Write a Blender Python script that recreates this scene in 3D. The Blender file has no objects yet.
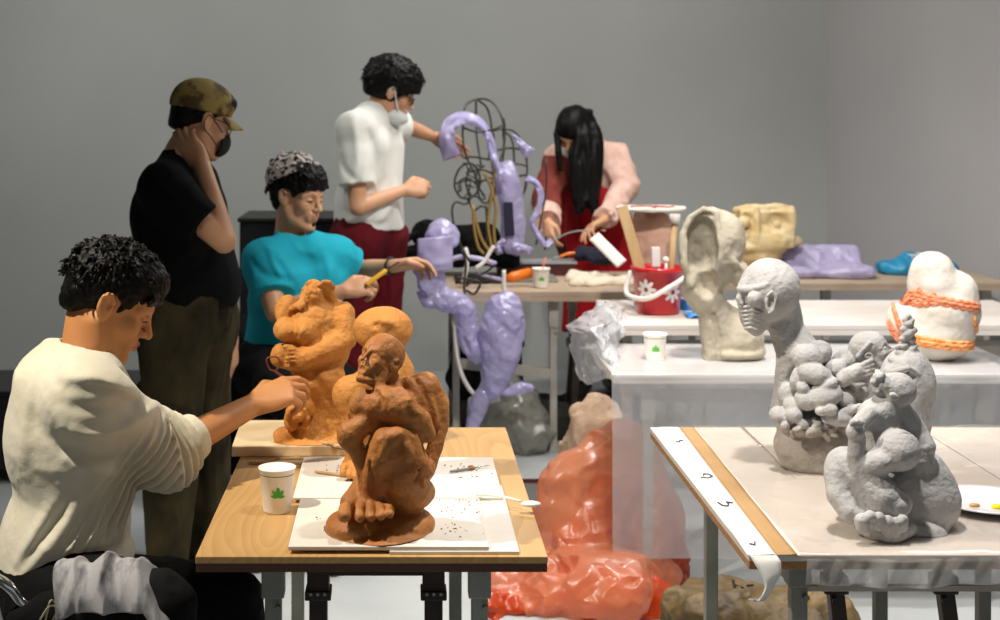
import bpy, bmesh, math, random
import numpy as np
from mathutils import Vector, Matrix
random.seed(7); RNG = np.random.default_rng(7)
SC = bpy.context.scene; COL = SC.collection
F = 1500.0; CX, CY, EYE = 400.0, 104.0, 1.6
# the photograph seen as a level camera at 1.6 m: pixel + distance -> place in the room (metres)
def W(px, py, Y): return Vector(((px-CX)*Y/F, Y, EYE-(py-CY)*Y/F))
def V(*a): return Vector(a)

# ---------------------------------------------------------------- materials
def lin(c):
    if isinstance(c, str):
        c = [int(c[i:i+2], 16)/255 for i in (0, 2, 4)]
        return tuple((x/12.92 if x <= .04045 else ((x+.055)/1.055)**2.4) for x in c)
    return tuple(c)
MATS = {}
def mat(name, col, rough=.6, metal=0., col2=None, cs=8., bump=0., bs=40., stretch=(1,1,1), spec=.5, lo=.35, hi=.65,
        bump2=0., bs2=8., sss=0., coat=0., detail=6, sheen=0.):
    if name in MATS: return MATS[name]
    m = bpy.data.materials.new(name); m.use_nodes = True
    N, L = m.node_tree.nodes, m.node_tree.links
    b = N['Principled BSDF']; b.inputs['Roughness'].default_value = rough; b.inputs['Metallic'].default_value = metal
    b.inputs['Specular IOR Level'].default_value = spec
    if coat: b.inputs['Coat Weight'].default_value = coat; b.inputs['Coat Roughness'].default_value = .15
    if sheen: b.inputs['Sheen Weight'].default_value = sheen
    if sss:
        b.inputs['Subsurface Weight'].default_value = sss; b.inputs['Subsurface Radius'].default_value = (.02,.008,.004); b.inputs['Subsurface Scale'].default_value = .5
    c = (*lin(col), 1); b.inputs['Base Color'].default_value = c
    tc = N.new('ShaderNodeTexCoord'); mp = N.new('ShaderNodeMapping'); mp.inputs['Scale'].default_value = stretch
    L.new(tc.outputs['Object'], mp.inputs['Vector'])
    if col2:
        n = N.new('ShaderNodeTexNoise'); n.inputs['Scale'].default_value = cs; n.inputs['Detail'].default_value = detail
        L.new(mp.outputs[0], n.inputs['Vector'])
        r = N.new('ShaderNodeValToRGB'); r.color_ramp.elements[0].position = lo; r.color_ramp.elements[1].position = hi
        r.color_ramp.elements[0].color = c; r.color_ramp.elements[1].color = (*lin(col2), 1)
        L.new(n.outputs['Fac'], r.inputs[0]); L.new(r.outputs[0], b.inputs['Base Color'])
    prev = None
    for st, sc in ((bump, bs), (bump2, bs2)):
        if st:
            n = N.new('ShaderNodeTexNoise'); n.inputs['Scale'].default_value = sc; n.inputs['Detail'].default_value = 5
            L.new(mp.outputs[0], n.inputs['Vector'])
            bu = N.new('ShaderNodeBump'); bu.inputs['Strength'].default_value = min(1, st); bu.inputs['Distance'].default_value = .25/sc
            L.new(n.outputs['Fac'], bu.inputs['Height'])
            if prev: L.new(prev.outputs[0], bu.inputs['Normal'])
            prev = bu
    if prev: L.new(prev.outputs[0], b.inputs['Normal'])
    MATS[name] = m; return m
def film(name, col, alpha=.4, rough=.2, gloss=.25, transl=.5, bump=.6, bs=18.):
    """thin plastic: part see-through, part scattering, part glossy"""
    if name in MATS: return MATS[name]
    m = bpy.data.materials.new(name); m.use_nodes = True
    N, L = m.node_tree.nodes, m.node_tree.links; N.clear()
    out = N.new('ShaderNodeOutputMaterial'); c = (*lin(col), 1)
    tr = N.new('ShaderNodeBsdfTransparent'); tr.inputs[0].default_value = tuple(.5+.5*x for x in c[:3])+(1,)
    di = N.new('ShaderNodeBsdfDiffuse'); di.inputs[0].default_value = c
    tl = N.new('ShaderNodeBsdfTranslucent'); tl.inputs[0].default_value = c
    gl = N.new('ShaderNodeBsdfGlossy'); gl.inputs['Roughness'].default_value = rough
    m1 = N.new('ShaderNodeMixShader'); m1.inputs[0].default_value = transl
    m2 = N.new('ShaderNodeMixShader'); m2.inputs[0].default_value = alpha
    m3 = N.new('ShaderNodeMixShader')
    fr = N.new('ShaderNodeLayerWeight'); fr.inputs[0].default_value = .25
    tc = N.new('ShaderNodeTexCoord'); n = N.new('ShaderNodeTexNoise'); n.inputs['Scale'].default_value = bs; n.inputs['Detail'].default_value = 4
    bu = N.new('ShaderNodeBump'); bu.inputs['Strength'].default_value = bump; bu.inputs['Distance'].default_value = .01
    L.new(tc.outputs['Object'], n.inputs['Vector']); L.new(n.outputs['Fac'], bu.inputs['Height'])
    for x in (di, tl, gl, fr): L.new(bu.outputs[0], x.inputs['Normal'])
    L.new(di.outputs[0], m1.inputs[1]); L.new(tl.outputs[0], m1.inputs[2])
    L.new(tr.outputs[0], m2.inputs[1]); L.new(m1.outputs[0], m2.inputs[2])
    ml = N.new('ShaderNodeMath'); ml.operation = 'MULTIPLY_ADD'; ml.inputs[1].default_value = .40; ml.inputs[2].default_value = gloss*.35; L.new(fr.outputs['Facing'], ml.inputs[0]); L.new(ml.outputs[0], m3.inputs[0]); L.new(m2.outputs[0], m3.inputs[1]); L.new(gl.outputs[0], m3.inputs[2])
    L.new(m3.outputs[0], out.inputs[0]); MATS[name] = m; return m

# ---------------------------------------------------------------- objects
ORG = {}
def tag(o, label=None, cat=None, group=None, kind=None):
    if label: o['label'] = label
    if cat: o['category'] = cat
    if group: o['group'] = group
    if kind: o['kind'] = kind
    return o
def root(name, loc, label, cat, group=None):
    o = bpy.data.objects.new(name, None); COL.objects.link(o); o.location = loc; o.empty_display_size = .1
    ORG[o.name] = Vector(loc); return tag(o, label, cat, group)
def link(name, me, m, parent=None, org=None, smooth=True):
    """link a mesh given in world coordinates as one object with its own origin"""
    if parent is not None: org = ORG[parent.name]
    if org is None:
        n = len(me.vertices); co = np.empty(n*3, np.float32); me.vertices.foreach_get('co', co); co = co.reshape(-1, 3)
        org = Vector(((co[:,0].min()+co[:,0].max())/2, (co[:,1].min()+co[:,1].max())/2, co[:,2].min()))
    org = Vector(org); me.transform(Matrix.Translation(-org))
    o = bpy.data.objects.new(name, me); COL.objects.link(o); ORG[o.name] = org
    for x in (m if isinstance(m, (list, tuple)) else [m]): me.materials.append(x)
    if parent is not None: o.parent = parent
    else: o.location = org
    me.polygons.foreach_set('use_smooth', [smooth]*len(me.polygons))
    return o
def mesh_np(v, q):
    me = bpy.data.meshes.new('m'); me.vertices.add(len(v)); me.vertices.foreach_set('co', np.ascontiguousarray(v, np.float32).ravel())
    n, c = q.shape; me.loops.add(n*c); me.polygons.add(n)
    me.loops.foreach_set('vertex_index', np.ascontiguousarray(q, np.int32).ravel())
    me.polygons.foreach_set('loop_start', np.arange(0, n*c, c, dtype=np.int32))
    try: me.polygons.foreach_set('loop_total', np.full(n, c, dtype=np.int32))
    except Exception: pass
    me.update(calc_edges=True); me.validate(); return me
class MB:
    """collects simple solids into one mesh"""
    def __init__(s): s.bm = bmesh.new()
    def box(s, lo, hi, bev=0.002, M=None):
        lo, hi = Vector(lo), Vector(hi); r = bmesh.ops.create_cube(s.bm, size=1); vs = r['verts']
        d = hi-lo; c = (hi+lo)/2
        for v in vs: v.co = Vector((v.co.x*d.x, v.co.y*d.y, v.co.z*d.z))+c
        if bev:
            es = list({e for v in vs for e in v.link_edges})
            r2 = bmesh.ops.bevel(s.bm, geom=es, offset=bev, segments=2, affect='EDGES', profile=.6)
            vs = list({v for f in r2['faces'] for v in f.verts} | {v for v in vs if v.is_valid})
        if M is not None: bmesh.ops.transform(s.bm, matrix=M, verts=vs)
        return s
    def bar(s, a, b, w, d=None, bev=.001, up=(0,0,1)):
        """rectangular bar from a to b"""
        a, b = Vector(a), Vector(b); d = d or w; z = (b-a); Ln = z.length; z.normalize(); up = Vector(up)
        if abs(z.dot(up)) > .95: up = Vector((0,1,0))
        x = up.cross(z).normalized(); y = z.cross(x)
        M = Matrix((( x.x,y.x,z.x,a.x),(x.y,y.y,z.y,a.y),(x.z,y.z,z.z,a.z),(0,0,0,1)))
        return s.box((-w/2,-d/2,0),(w/2,d/2,Ln),bev,M)
    def tube(s, pts, r, n=10, cap=True, closed=False):
        pts = [Vector(p) for p in pts]; rs = r if isinstance(r,(list,tuple)) else [r]*len(pts)
        rings = []; prev = None; m = len(pts)
        for i, p in enumerate(pts):
            if closed: t = pts[(i+1)%m]-pts[i-1]
            else: t = pts[min(i+1,m-1)]-pts[max(i-1,0)]
            if t.length < 1e-9: t = Vector((0,0,1))
            t.normalize()
            if prev is None:
                prev = t.orthogonal().normalized()
            x = (prev - t*prev.dot(t)); x = x.normalized() if x.length > 1e-6 else t.orthogonal().normalized(); prev = x; y = t.cross(x)
            rings.append([s.bm.verts.new(p+(x*math.cos(2*math.pi*k/n)+y*math.sin(2*math.pi*k/n))*rs[i]) for k in range(n)])
        for i in range(m if closed else m-1):
            A, B = rings[i], rings[(i+1)%m]
            for k in range(n): s.bm.faces.new((A[k],A[(k+1)%n],B[(k+1)%n],B[k]))
        if cap and not closed: s.bm.faces.new(rings[0][::-1]); s.bm.faces.new(rings[-1])
        return s
    def lathe(s, prof, c, n=40, axis=None, cap=True):
        """prof: (radius, height) about c"""
        c = Vector(c); rings = []
        for r, z in prof: rings.append([s.bm.verts.new(c+Vector((r*math.cos(2*math.pi*k/n), r*math.sin(2*math.pi*k/n), z))) for k in range(n)])
        for A, B in zip(rings, rings[1:]):
            for k in range(n): s.bm.faces.new((A[k],A[(k+1)%n],B[(k+1)%n],B[k]))
        if cap: s.bm.faces.new(rings[0][::-1]); s.bm.faces.new(rings[-1])
        return s
    def prism(s, pts, a, b):
        """closed outline pts (Vectors) swept from offset a to b"""
        a, b = Vector(a), Vector(b)
        A = [s.bm.verts.new(Vector(p)+a) for p in pts]; B = [s.bm.verts.new(Vector(p)+b) for p in pts]; n = len(pts)
        s.bm.faces.new(A[::-1]); s.bm.faces.new(B)
        for k in range(n): s.bm.faces.new((A[k],A[(k+1)%n],B[(k+1)%n],B[k]))
        return s
    def ball(s, c, r, sc=(1,1,1), n=2):
        q = bmesh.ops.create_icosphere(s.bm, subdivisions=n, radius=r)
        for v in q['verts']: v.co = Vector((v.co.x*sc[0], v.co.y*sc[1], v.co.z*sc[2]))+Vector(c)
        return s
    def build(s, name, m, parent=None, smooth=False, org=None):
        bmesh.ops.recalc_face_normals(s.bm, faces=s.bm.faces)
        me = bpy.data.meshes.new(name); s.bm.to_mesh(me); s.bm.free()
        return link(name, me, m, parent, org, smooth)
def sheet(name, fn, nu, nv, m, parent=None, thick=.0008, org=None):
    """a bent sheet, fn(u, v) -> point"""
    g = np.array([[list(fn(i/nu, j/nv)) for j in range(nv+1)] for i in range(nu+1)], np.float64)
    du = np.gradient(g, axis=0); dv = np.gradient(g, axis=1); nn = np.cross(du, dv); nn /= np.linalg.norm(nn, axis=2, keepdims=True)+1e-12
    if not thick:
        idx = np.arange((nu+1)*(nv+1)).reshape(nu+1, nv+1); q = np.stack([idx[:-1,:-1], idx[1:,:-1], idx[1:,1:], idx[:-1,1:]], -1).reshape(-1, 4)
        return link(name, mesh_np(g.reshape(-1,3), q), m, parent, org, True)
    g2 = g+nn*thick; a = (nu+1)*(nv+1); idx = np.arange(a).reshape(nu+1, nv+1)
    q = np.stack([idx[:-1,:-1], idx[1:,:-1], idx[1:,1:], idx[:-1,1:]], -1).reshape(-1, 4)
    fs = [q[:, ::-1], q+a]
    for e in (idx[:,0], idx[-1,:], idx[::-1,-1], idx[0,::-1]):
        fs.append(np.stack([e[:-1], e[1:], e[1:]+a, e[:-1]+a], -1))
    me = mesh_np(np.concatenate([g.reshape(-1,3), g2.reshape(-1,3)]), np.concatenate(fs))
    return link(name, me, m, parent, org, True)

# ---------------------------------------------------------------- value noise
_PT = RNG.random((64,64,64)).astype(np.float32)*2-1
def noise(P, f=1., sm=True):
    P = np.asarray(P, np.float32)*f; i = np.floor(P).astype(np.int64); t = P-i; t = t*t*(3-2*t) if sm else t; i &= 63; j = (i+1) & 63
    x0,y0,z0 = i.T; x1,y1,z1 = j.T; tx,ty,tz = t.T
    a = _PT[x0,y0,z0]*(1-tx)+_PT[x1,y0,z0]*tx; b = _PT[x0,y1,z0]*(1-tx)+_PT[x1,y1,z0]*tx
    c = _PT[x0,y0,z1]*(1-tx)+_PT[x1,y0,z1]*tx; d = _PT[x0,y1,z1]*(1-tx)+_PT[x1,y1,z1]*tx
    return (a*(1-ty)+b*ty)*(1-tz)+(c*(1-ty)+d*ty)*tz
def fbm(P, f=1., o=3):
    return sum(noise(P+7.3*k, f*2**k)/2**k for k in range(o))
def wrinkle(P, f, amp, stretch=(1,1,1), seed=0.):
    """sharp-crested folds"""
    P = P*np.array(stretch, np.float32)+seed; Q = P+np.stack([noise(P+3, f*.7), noise(P+9, f*.7), noise(P+17, f*.7)], 1)*.35/f
    return amp*(1-2*np.abs(noise(Q, f)))

def foldlines(lines):
    """soft ridges (amp > 0) or grooves (amp < 0) along polylines on a cloth"""
    L = []
    for pts, amp, w in lines:
        P = np.array([list(p) for p in (curve_pts(pts, 4) if len(pts) > 2 else pts)]); P[:,1] *= .12; L.append((P, amp, w))
    def g(Q):
        Q = Q*np.array((1,.12,1)); out = np.zeros(len(Q), np.float32)
        for P, amp, w in L:
            m = ((Q > P.min(0)-3*w) & (Q < P.max(0)+3*w))[:,(0,2)].all(1) & (np.abs(Q[:,1]-P[:,1].mean()) < .03)
            if not m.any(): continue
            q = Q[m]; best = np.full(len(q), 9., np.float32); n = len(P)-1; tt = np.zeros(len(q), np.float32)
            for i in range(n):
                ab = P[i+1]-P[i]; t = np.clip(((q-P[i]) @ ab)/max(ab @ ab, 1e-9), 0, 1); d = np.linalg.norm(q-P[i]-t[:,None]*ab, axis=1)
                k = d < best; best[k] = d[k]; tt[k] = ((i+t)/n)[k]
            out[m] += amp*np.exp(-(best/w)**2)*np.sin(np.clip(tt,.04,.96)*np.pi)**.5
        return out
    return g
def facets(P, f, amp, seed=0.):
    """flat facets meeting in sharp creases, like crumpled film"""
    P = (P @ _RM).astype(np.float32)+seed; Q = P+np.stack([noise(P+3, f*.8), noise(P+9, f*.8), noise(P+17, f*.8)], 1)*.25/f
    return amp*(1-2.4*np.abs(noise(Q, f, False)))
_RM = np.array(Matrix.Rotation(.7,3,'X') @ Matrix.Rotation(.5,3,'Z') @ Matrix.Rotation(.9,3,'Y'))
# ---------------------------------------------------------------- implicit solids meshed by surface nets
class Vol:
    def __init__(s, h=.004, band=.016): s.h = h; s.ops = []; s.band = band
    def _add(s, kind, par, lo, hi, k, neg): s.ops.append((kind, par, np.array(lo), np.array(hi), k, neg)); return s
    def ell(s, c, r, R=None, k=.01, neg=False):
        c = np.array(c, float); r = np.array(r, float)*np.ones(3); R = np.eye(3) if R is None else np.array(R, float)
        e = np.sqrt(((R*r)**2).sum(1)); return s._add('e', (c, r, R), c-e, c+e, k, neg)
    def chain(s, pts, rs, k=.01, neg=False):
        P = np.array([list(p) for p in pts], float); rs = np.array(rs, float)*np.ones(len(P))
        return s._add('c', (P, rs), (P-rs[:,None]).min(0), (P+rs[:,None]).max(0), k, neg)
    def box(s, c, r, R=None, rad=.004, k=.005, neg=False):
        c = np.array(c, float); r = np.array(r, float)*np.ones(3); R = np.eye(3) if R is None else np.array(R, float)
        e = np.abs(R) @ r; return s._add('b', (c, r, R, rad), c-e, c+e, k, neg)
    def cyl(s, a, b, r, k=.003, neg=False):
        a = np.array(list(a), float); b = np.array(list(b), float); return s._add('y', (a, b, r), np.minimum(a,b)-r, np.maximum(a,b)+r, k, neg)
    def mesh(s, disp=None):
        h = s.h; pos = [o for o in s.ops if not o[5]]
        b_ = s.band if disp else 0.; lo = np.min([o[2] for o in pos], 0)-5*h-b_; hi = np.max([o[3] for o in pos], 0)+5*h+b_
        n = np.ceil((hi-lo)/h).astype(int)+1
        ax = [(lo[i]+h*np.arange(n[i])).astype(np.float32) for i in range(3)]
        D = np.full(n, 1., np.float32)
        for kind, par, l, u, k, neg in s.ops:
            m = k+4*h+b_
            i0 = np.clip(np.floor((l-m-lo)/h).astype(int), 0, n); i1 = np.clip(np.ceil((u+m-lo)/h).astype(int)+1, 0, n)
            if (i1 <= i0).any(): continue
            X = ax[0][i0[0]:i1[0],None,None]; Y = ax[1][None,i0[1]:i1[1],None]; Z = ax[2][None,None,i0[2]:i1[2]]
            sl = tuple(slice(i0[i], i1[i]) for i in range(3))
            if kind == 'e':
                c, r, R = par; x, y, z = X-c[0], Y-c[1], Z-c[2]
                q = [(x*R[0,i]+y*R[1,i]+z*R[2,i])/r[i] for i in range(3)]
                k0 = np.sqrt(q[0]**2+q[1]**2+q[2]**2); k1 = np.sqrt((q[0]/r[0])**2+(q[1]/r[1])**2+(q[2]/r[2])**2)+1e-9
                d = k0*(k0-1)/k1; d = np.where(k0 < 1e-3, -r.min(), d)
            elif kind == 'c':
                P, rs = par; d = None
                for a, b, ra, rb in zip(P[:-1], P[1:], rs[:-1], rs[1:]):
                    ab = b-a; L2 = max(ab@ab, 1e-12); x, y, z = X-a[0], Y-a[1], Z-a[2]
                    t = np.clip((x*ab[0]+y*ab[1]+z*ab[2])/L2, 0, 1)
                    e = np.sqrt((x-t*ab[0])**2+(y-t*ab[1])**2+(z-t*ab[2])**2)-(ra+t*(rb-ra))
                    d = e if d is None else np.minimum(d, e)
            elif kind == 'b':
                c, r, R, rad = par; x, y, z = X-c[0], Y-c[1], Z-c[2]
                q = [np.abs(x*R[0,i]+y*R[1,i]+z*R[2,i])-(r[i]-rad) for i in range(3)]
                d = np.sqrt(np.maximum(q[0],0)**2+np.maximum(q[1],0)**2+np.maximum(q[2],0)**2)+np.minimum(np.maximum(np.maximum(q[0],q[1]),q[2]),0)-rad
            else:
                a, b, r = par; ab = b-a; L = np.sqrt(ab@ab); ab = ab/L; x, y, z = X-a[0], Y-a[1], Z-a[2]
                t = x*ab[0]+y*ab[1]+z*ab[2]; rr = np.sqrt(np.maximum(x*x+y*y+z*z-t*t, 0))-r; tt = np.abs(t-L/2)-L/2
                d = np.minimum(np.maximum(rr, tt), 0)+np.sqrt(np.maximum(rr,0)**2+np.maximum(tt,0)**2)
            o = D[sl]; d = d.astype(np.float32)
            if neg:
                d = -d; w = np.maximum(k-np.abs(o-d), 0)/max(k,1e-6); D[sl] = np.maximum(o, d)+w*w*k*.25
            else:
                w = np.maximum(k-np.abs(o-d), 0)/max(k,1e-6); D[sl] = np.minimum(o, d)-w*w*k*.25
        if disp:
            I = np.nonzero(np.abs(D) < max(s.band, 3*h)); P = np.stack([ax[i][I[i]] for i in range(3)], 1)
            D[I] -= disp(P).astype(np.float32)
        return s._nets(D, lo, h)
    def _nets(s, D, lo, h):
        S = D < 0; n = np.array(D.shape)
        cnt = np.zeros(n-1, np.int8)
        for a in (0,1):
            for b in (0,1):
                for c in (0,1): cnt += S[a:n[0]-1+a, b:n[1]-1+b, c:n[2]-1+c]
        A = np.nonzero((cnt > 0) & (cnt < 8)); I = np.stack(A, 1); ids = np.full(n-1, -1, np.int32); ids[A] = np.arange(len(I))
        acc = np.zeros((len(I),3)); num = np.zeros(len(I))
        offs = [(a,b,c) for a in (0,1) for b in (0,1) for c in (0,1)]
        val = {o: D[I[:,0]+o[0], I[:,1]+o[1], I[:,2]+o[2]] for o in offs}
        for o in offs:
            for x in range(3):
                if o[x]: continue
                p = list(o); p[x] = 1; p = tuple(p); a, b = val[o], val[p]; m = (a < 0) != (b < 0)
                t = np.where(m, a/np.where(m, a-b, 1), 0); pos = np.zeros((len(I),3)); pos += o; pos[:,x] = t
                acc += pos*m[:,None]; num += m
        v = lo+h*(I+acc/num[:,None]); qs = []
        for x in range(3):
            y, z = (x+1)%3, (x+2)%3
            s0 = [slice(None)]*3; s1 = [slice(None)]*3; s0[x] = slice(0,-1); s1[x] = slice(1,None)
            a, b = S[tuple(s0)], S[tuple(s1)]; E = np.stack(np.nonzero(a != b), 1)
            E = E[(E[:,y] > 0) & (E[:,z] > 0) & (E[:,y] < n[y]-1) & (E[:,z] < n[z]-1)]
            ins = a[tuple(E.T)]
            def cid(dy, dz):
                Q = E.copy(); Q[:,y] -= dy; Q[:,z] -= dz; return ids[tuple(Q.T)]
            q = np.stack([cid(1,1), cid(0,1), cid(0,0), cid(1,0)], 1); q[~ins] = q[~ins][:, ::-1]; qs.append(q)
        return v, np.concatenate(qs)
    def build(s, name, m, parent=None, disp=None, mfn=None, org=None, flat_z=None):
        v, q = s.mesh(disp)
        if flat_z is not None: v[:,2] = np.maximum(v[:,2], flat_z)
        me = mesh_np(v, q); idx = None
        if mfn is not None:
            idx = mfn(v[q].mean(1)).astype(np.int32)
        o = link(name, me, m, parent, org)
        if idx is not None and len(me.polygons) == len(idx): me.polygons.foreach_set('material_index', idx)
        me.update(); return o
class PX:
    """shapes given in photo pixels at distance Y0 of a thing; dy = metres further away"""
    def __init__(s, vol, Y0): s.v = vol; s.Y = Y0
    def p(s, x, y, dy=0): return W(x, y, s.Y+dy)
    def m(s, r, dy=0): return r*(s.Y+dy)/F
    def e(s, x, y, rx, ry=None, rd=None, dy=0, rot=0, k=.012, neg=False, tilt=0):
        ry = rx if ry is None else ry; rd = (rx+ry)/2 if rd is None else rd; a = math.radians(rot)
        R = Matrix.Rotation(a, 3, 'Y') @ Matrix.Rotation(math.radians(tilt), 3, 'X')
        s.v.ell(s.p(x,y,dy), (s.m(rx), s.m(rd), s.m(ry)), R, k, neg); return s
    def c(s, pts, k=.01, neg=False):
        s.v.chain([s.p(p[0],p[1],p[3] if len(p) > 3 else 0) for p in pts], [s.m(p[2]) for p in pts], k, neg); return s
class Frame:
    def __init__(s, o, fwd, up=(0,0,1), sc=1.):
        s.o = Vector(o); s.x = Vector(fwd).normalized(); s.y = Vector(up).cross(s.x).normalized(); s.z = s.x.cross(s.y); s.s = sc
        s.R = np.array([[s.x[i], s.y[i], s.z[i]] for i in range(3)])
    def p(s, x, y, z): return s.o+(s.x*x+s.y*y+s.z*z)*s.s
    def e(s, v, x, y, z, rx, ry, rz, k=.01, neg=False, tilt=0, yaw=0):
        R = s.R
        if tilt or yaw: R = R @ np.array(Matrix.Rotation(math.radians(yaw),3,'Z') @ Matrix.Rotation(math.radians(tilt),3,'Y'))
        v.ell(s.p(x,y,z), (rx*s.s, ry*s.s, rz*s.s), R, k*s.s, neg)
    def c(s, v, pts, k=.01, neg=False): v.chain([s.p(*p[:3]) for p in pts], [p[3]*s.s for p in pts], k*s.s, neg)
# ---------------------------------------------------------------- people
def head(v, f, mouth=0., smile=0., fine=True, ears=True):
    """x forward, y left, z up, origin between the ears"""
    f.e(v, -.012,0,.040, .098,.077,.086, .02); f.e(v, .022,0,-.030, .070,.061,.082, .025)
    f.e(v, .045,0,.035, .050,.062,.055, .02)
    for s in (-1,1):
        f.c(v, [(-.005,s*.056,-.045,.018),(.02,s*.05,-.078,.016),(.07,s*.014,-.104,.016)], .025)
        f.c(v, [(.088,s*.012,.022,.008),(.082,s*.034,.026,.009),(.064,s*.054,.016,.009)], .012)
        f.e(v, .062,s*.043,-.022, .024,.020,.022, .02)
        f.e(v, .094,s*.032,.004, .013,.019,.011, .010, True)
        f.e(v, .0765,s*.031,.003, .0135,.0155,.0125, .004)
        f.c(v, [(.091,s*.017,.002,.0022),(.0945,s*.032,.007,.0026),(.082,s*.048,.003,.0022)], .003)
        if ears:
            f.e(v, -.006,s*.081,-.002, .021,.009,.034, .006, tilt=-12, yaw=-s*22)
            f.e(v, .0,s*.099,.004, .0095,.016,.018, .003, True, tilt=-12)
            f.c(v, [(.008,s*.084,.014,.0036),(-.006,s*.091,.029,.0038),(-.022,s*.092,.016,.004),(-.018,s*.089,-.010,.004),(-.002,s*.080,-.028,.006)], .004)
            f.e(v, .006,s*.080,-.004, .005,.004,.007, .003)
    f.c(v, [(.088,0,.016,.008),(.102,0,-.010,.0085),(.113,0,-.028,.0105)], .010)
    for s in (-1,1): f.e(v, .100,s*.013,-.031, .010,.0075,.0075, .006); f.e(v, .104,s*.008,-.0405, .005,.0035,.004, .003, True)
    f.e(v, .083,0,-.062, .018,.032,.024, .015)
    f.c(v, [(.091,.026,-.060+smile*.008,.0035),(.1015,.009,-.0565,.0055),(.102,0,-.058,.005),(.1015,-.009,-.0565,.0055),(.091,-.026,-.060+smile*.008,.0035)], .004)
    f.c(v, [(.090,.022,-.066+smile*.008,.004),(.099,0,-.070-mouth,.0075),(.090,-.022,-.066+smile*.008,.004)], .004)
    f.c(v, [(.094,.026,-.0625+smile*.009,.0016),(.107,0,-.0632-mouth*.5,.0018+mouth*.5),(.094,-.026,-.0625+smile*.009,.0016)], .002, True)
    f.e(v, .078,0,-.103, .022,.024,.016, .012)
def rotv(a, axis, ang): return Matrix.Rotation(ang, 3, axis) @ a
def hand(v, w, d, n, side, curl=(.5,.6,.6,.7), thumb=.5, sc=1., spread=.10, seg2=1.0, wr=.026):
    """w wrist, d finger direction, n palm normal, side=+1: thumb towards d x n"""
    d = Vector(d).normalized(); n = Vector(n); n = (n-d*n.dot(d)).normalized(); t = d.cross(n)*side; s = sc
    w = Vector(w)
    v.ell(w+d*.046*s, (.047*s,.017*s,.040*s), np.array([[d[i],n[i],t[i]] for i in range(3)]), .02)
    tips = []
    for i, (off, ln) in enumerate(((.030,1.0),(.010,1.08),(-.010,1.02),(-.028,.80))):
        kn = w+(d*(.090-.004*abs(i-1)**1.5)+t*off)*s
        v.chain([w+(d*.012+t*off*.45)*s, kn], [.0145*s,.0115*s], .012)
        dd = rotv(d, n, 0) if False else (d+t*(off*spread*25)*.1).normalized()
        ax = dd.cross(n).normalized(); p = kn; pts = [p]; a = 0
        for j, L in enumerate((.043,.027,.021)):
            a += curl[i]*(1.0 if j == 0 else seg2 if j == 1 else .7)
            q = rotv(dd, ax, a); p = p+q*L*ln*s; pts.append(p)
        v.chain(pts, [.0105*s,.0092*s,.0082*s,.0066*s], .0035); tips.append(p)
    b = w+(d*.018+t*.022-n*(-.006))*s
    t1 = (t*.75+d*.75+n*.35*thumb).normalized(); p1 = b+t1*.044*s
    t2 = (t*(.35-.5*thumb)+d*.9+n*.5*thumb).normalized(); p2 = p1+t2*.034*s
    t3 = (t*(.1-.7*thumb)+d*.85+n*.6*thumb).normalized(); p3 = p2+t3*.026*s
    v.chain([b,p1,p2,p3], [.018*s,.0135*s,.0108*s,.0078*s], .008); tips.append(p3)
    return tips
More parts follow.
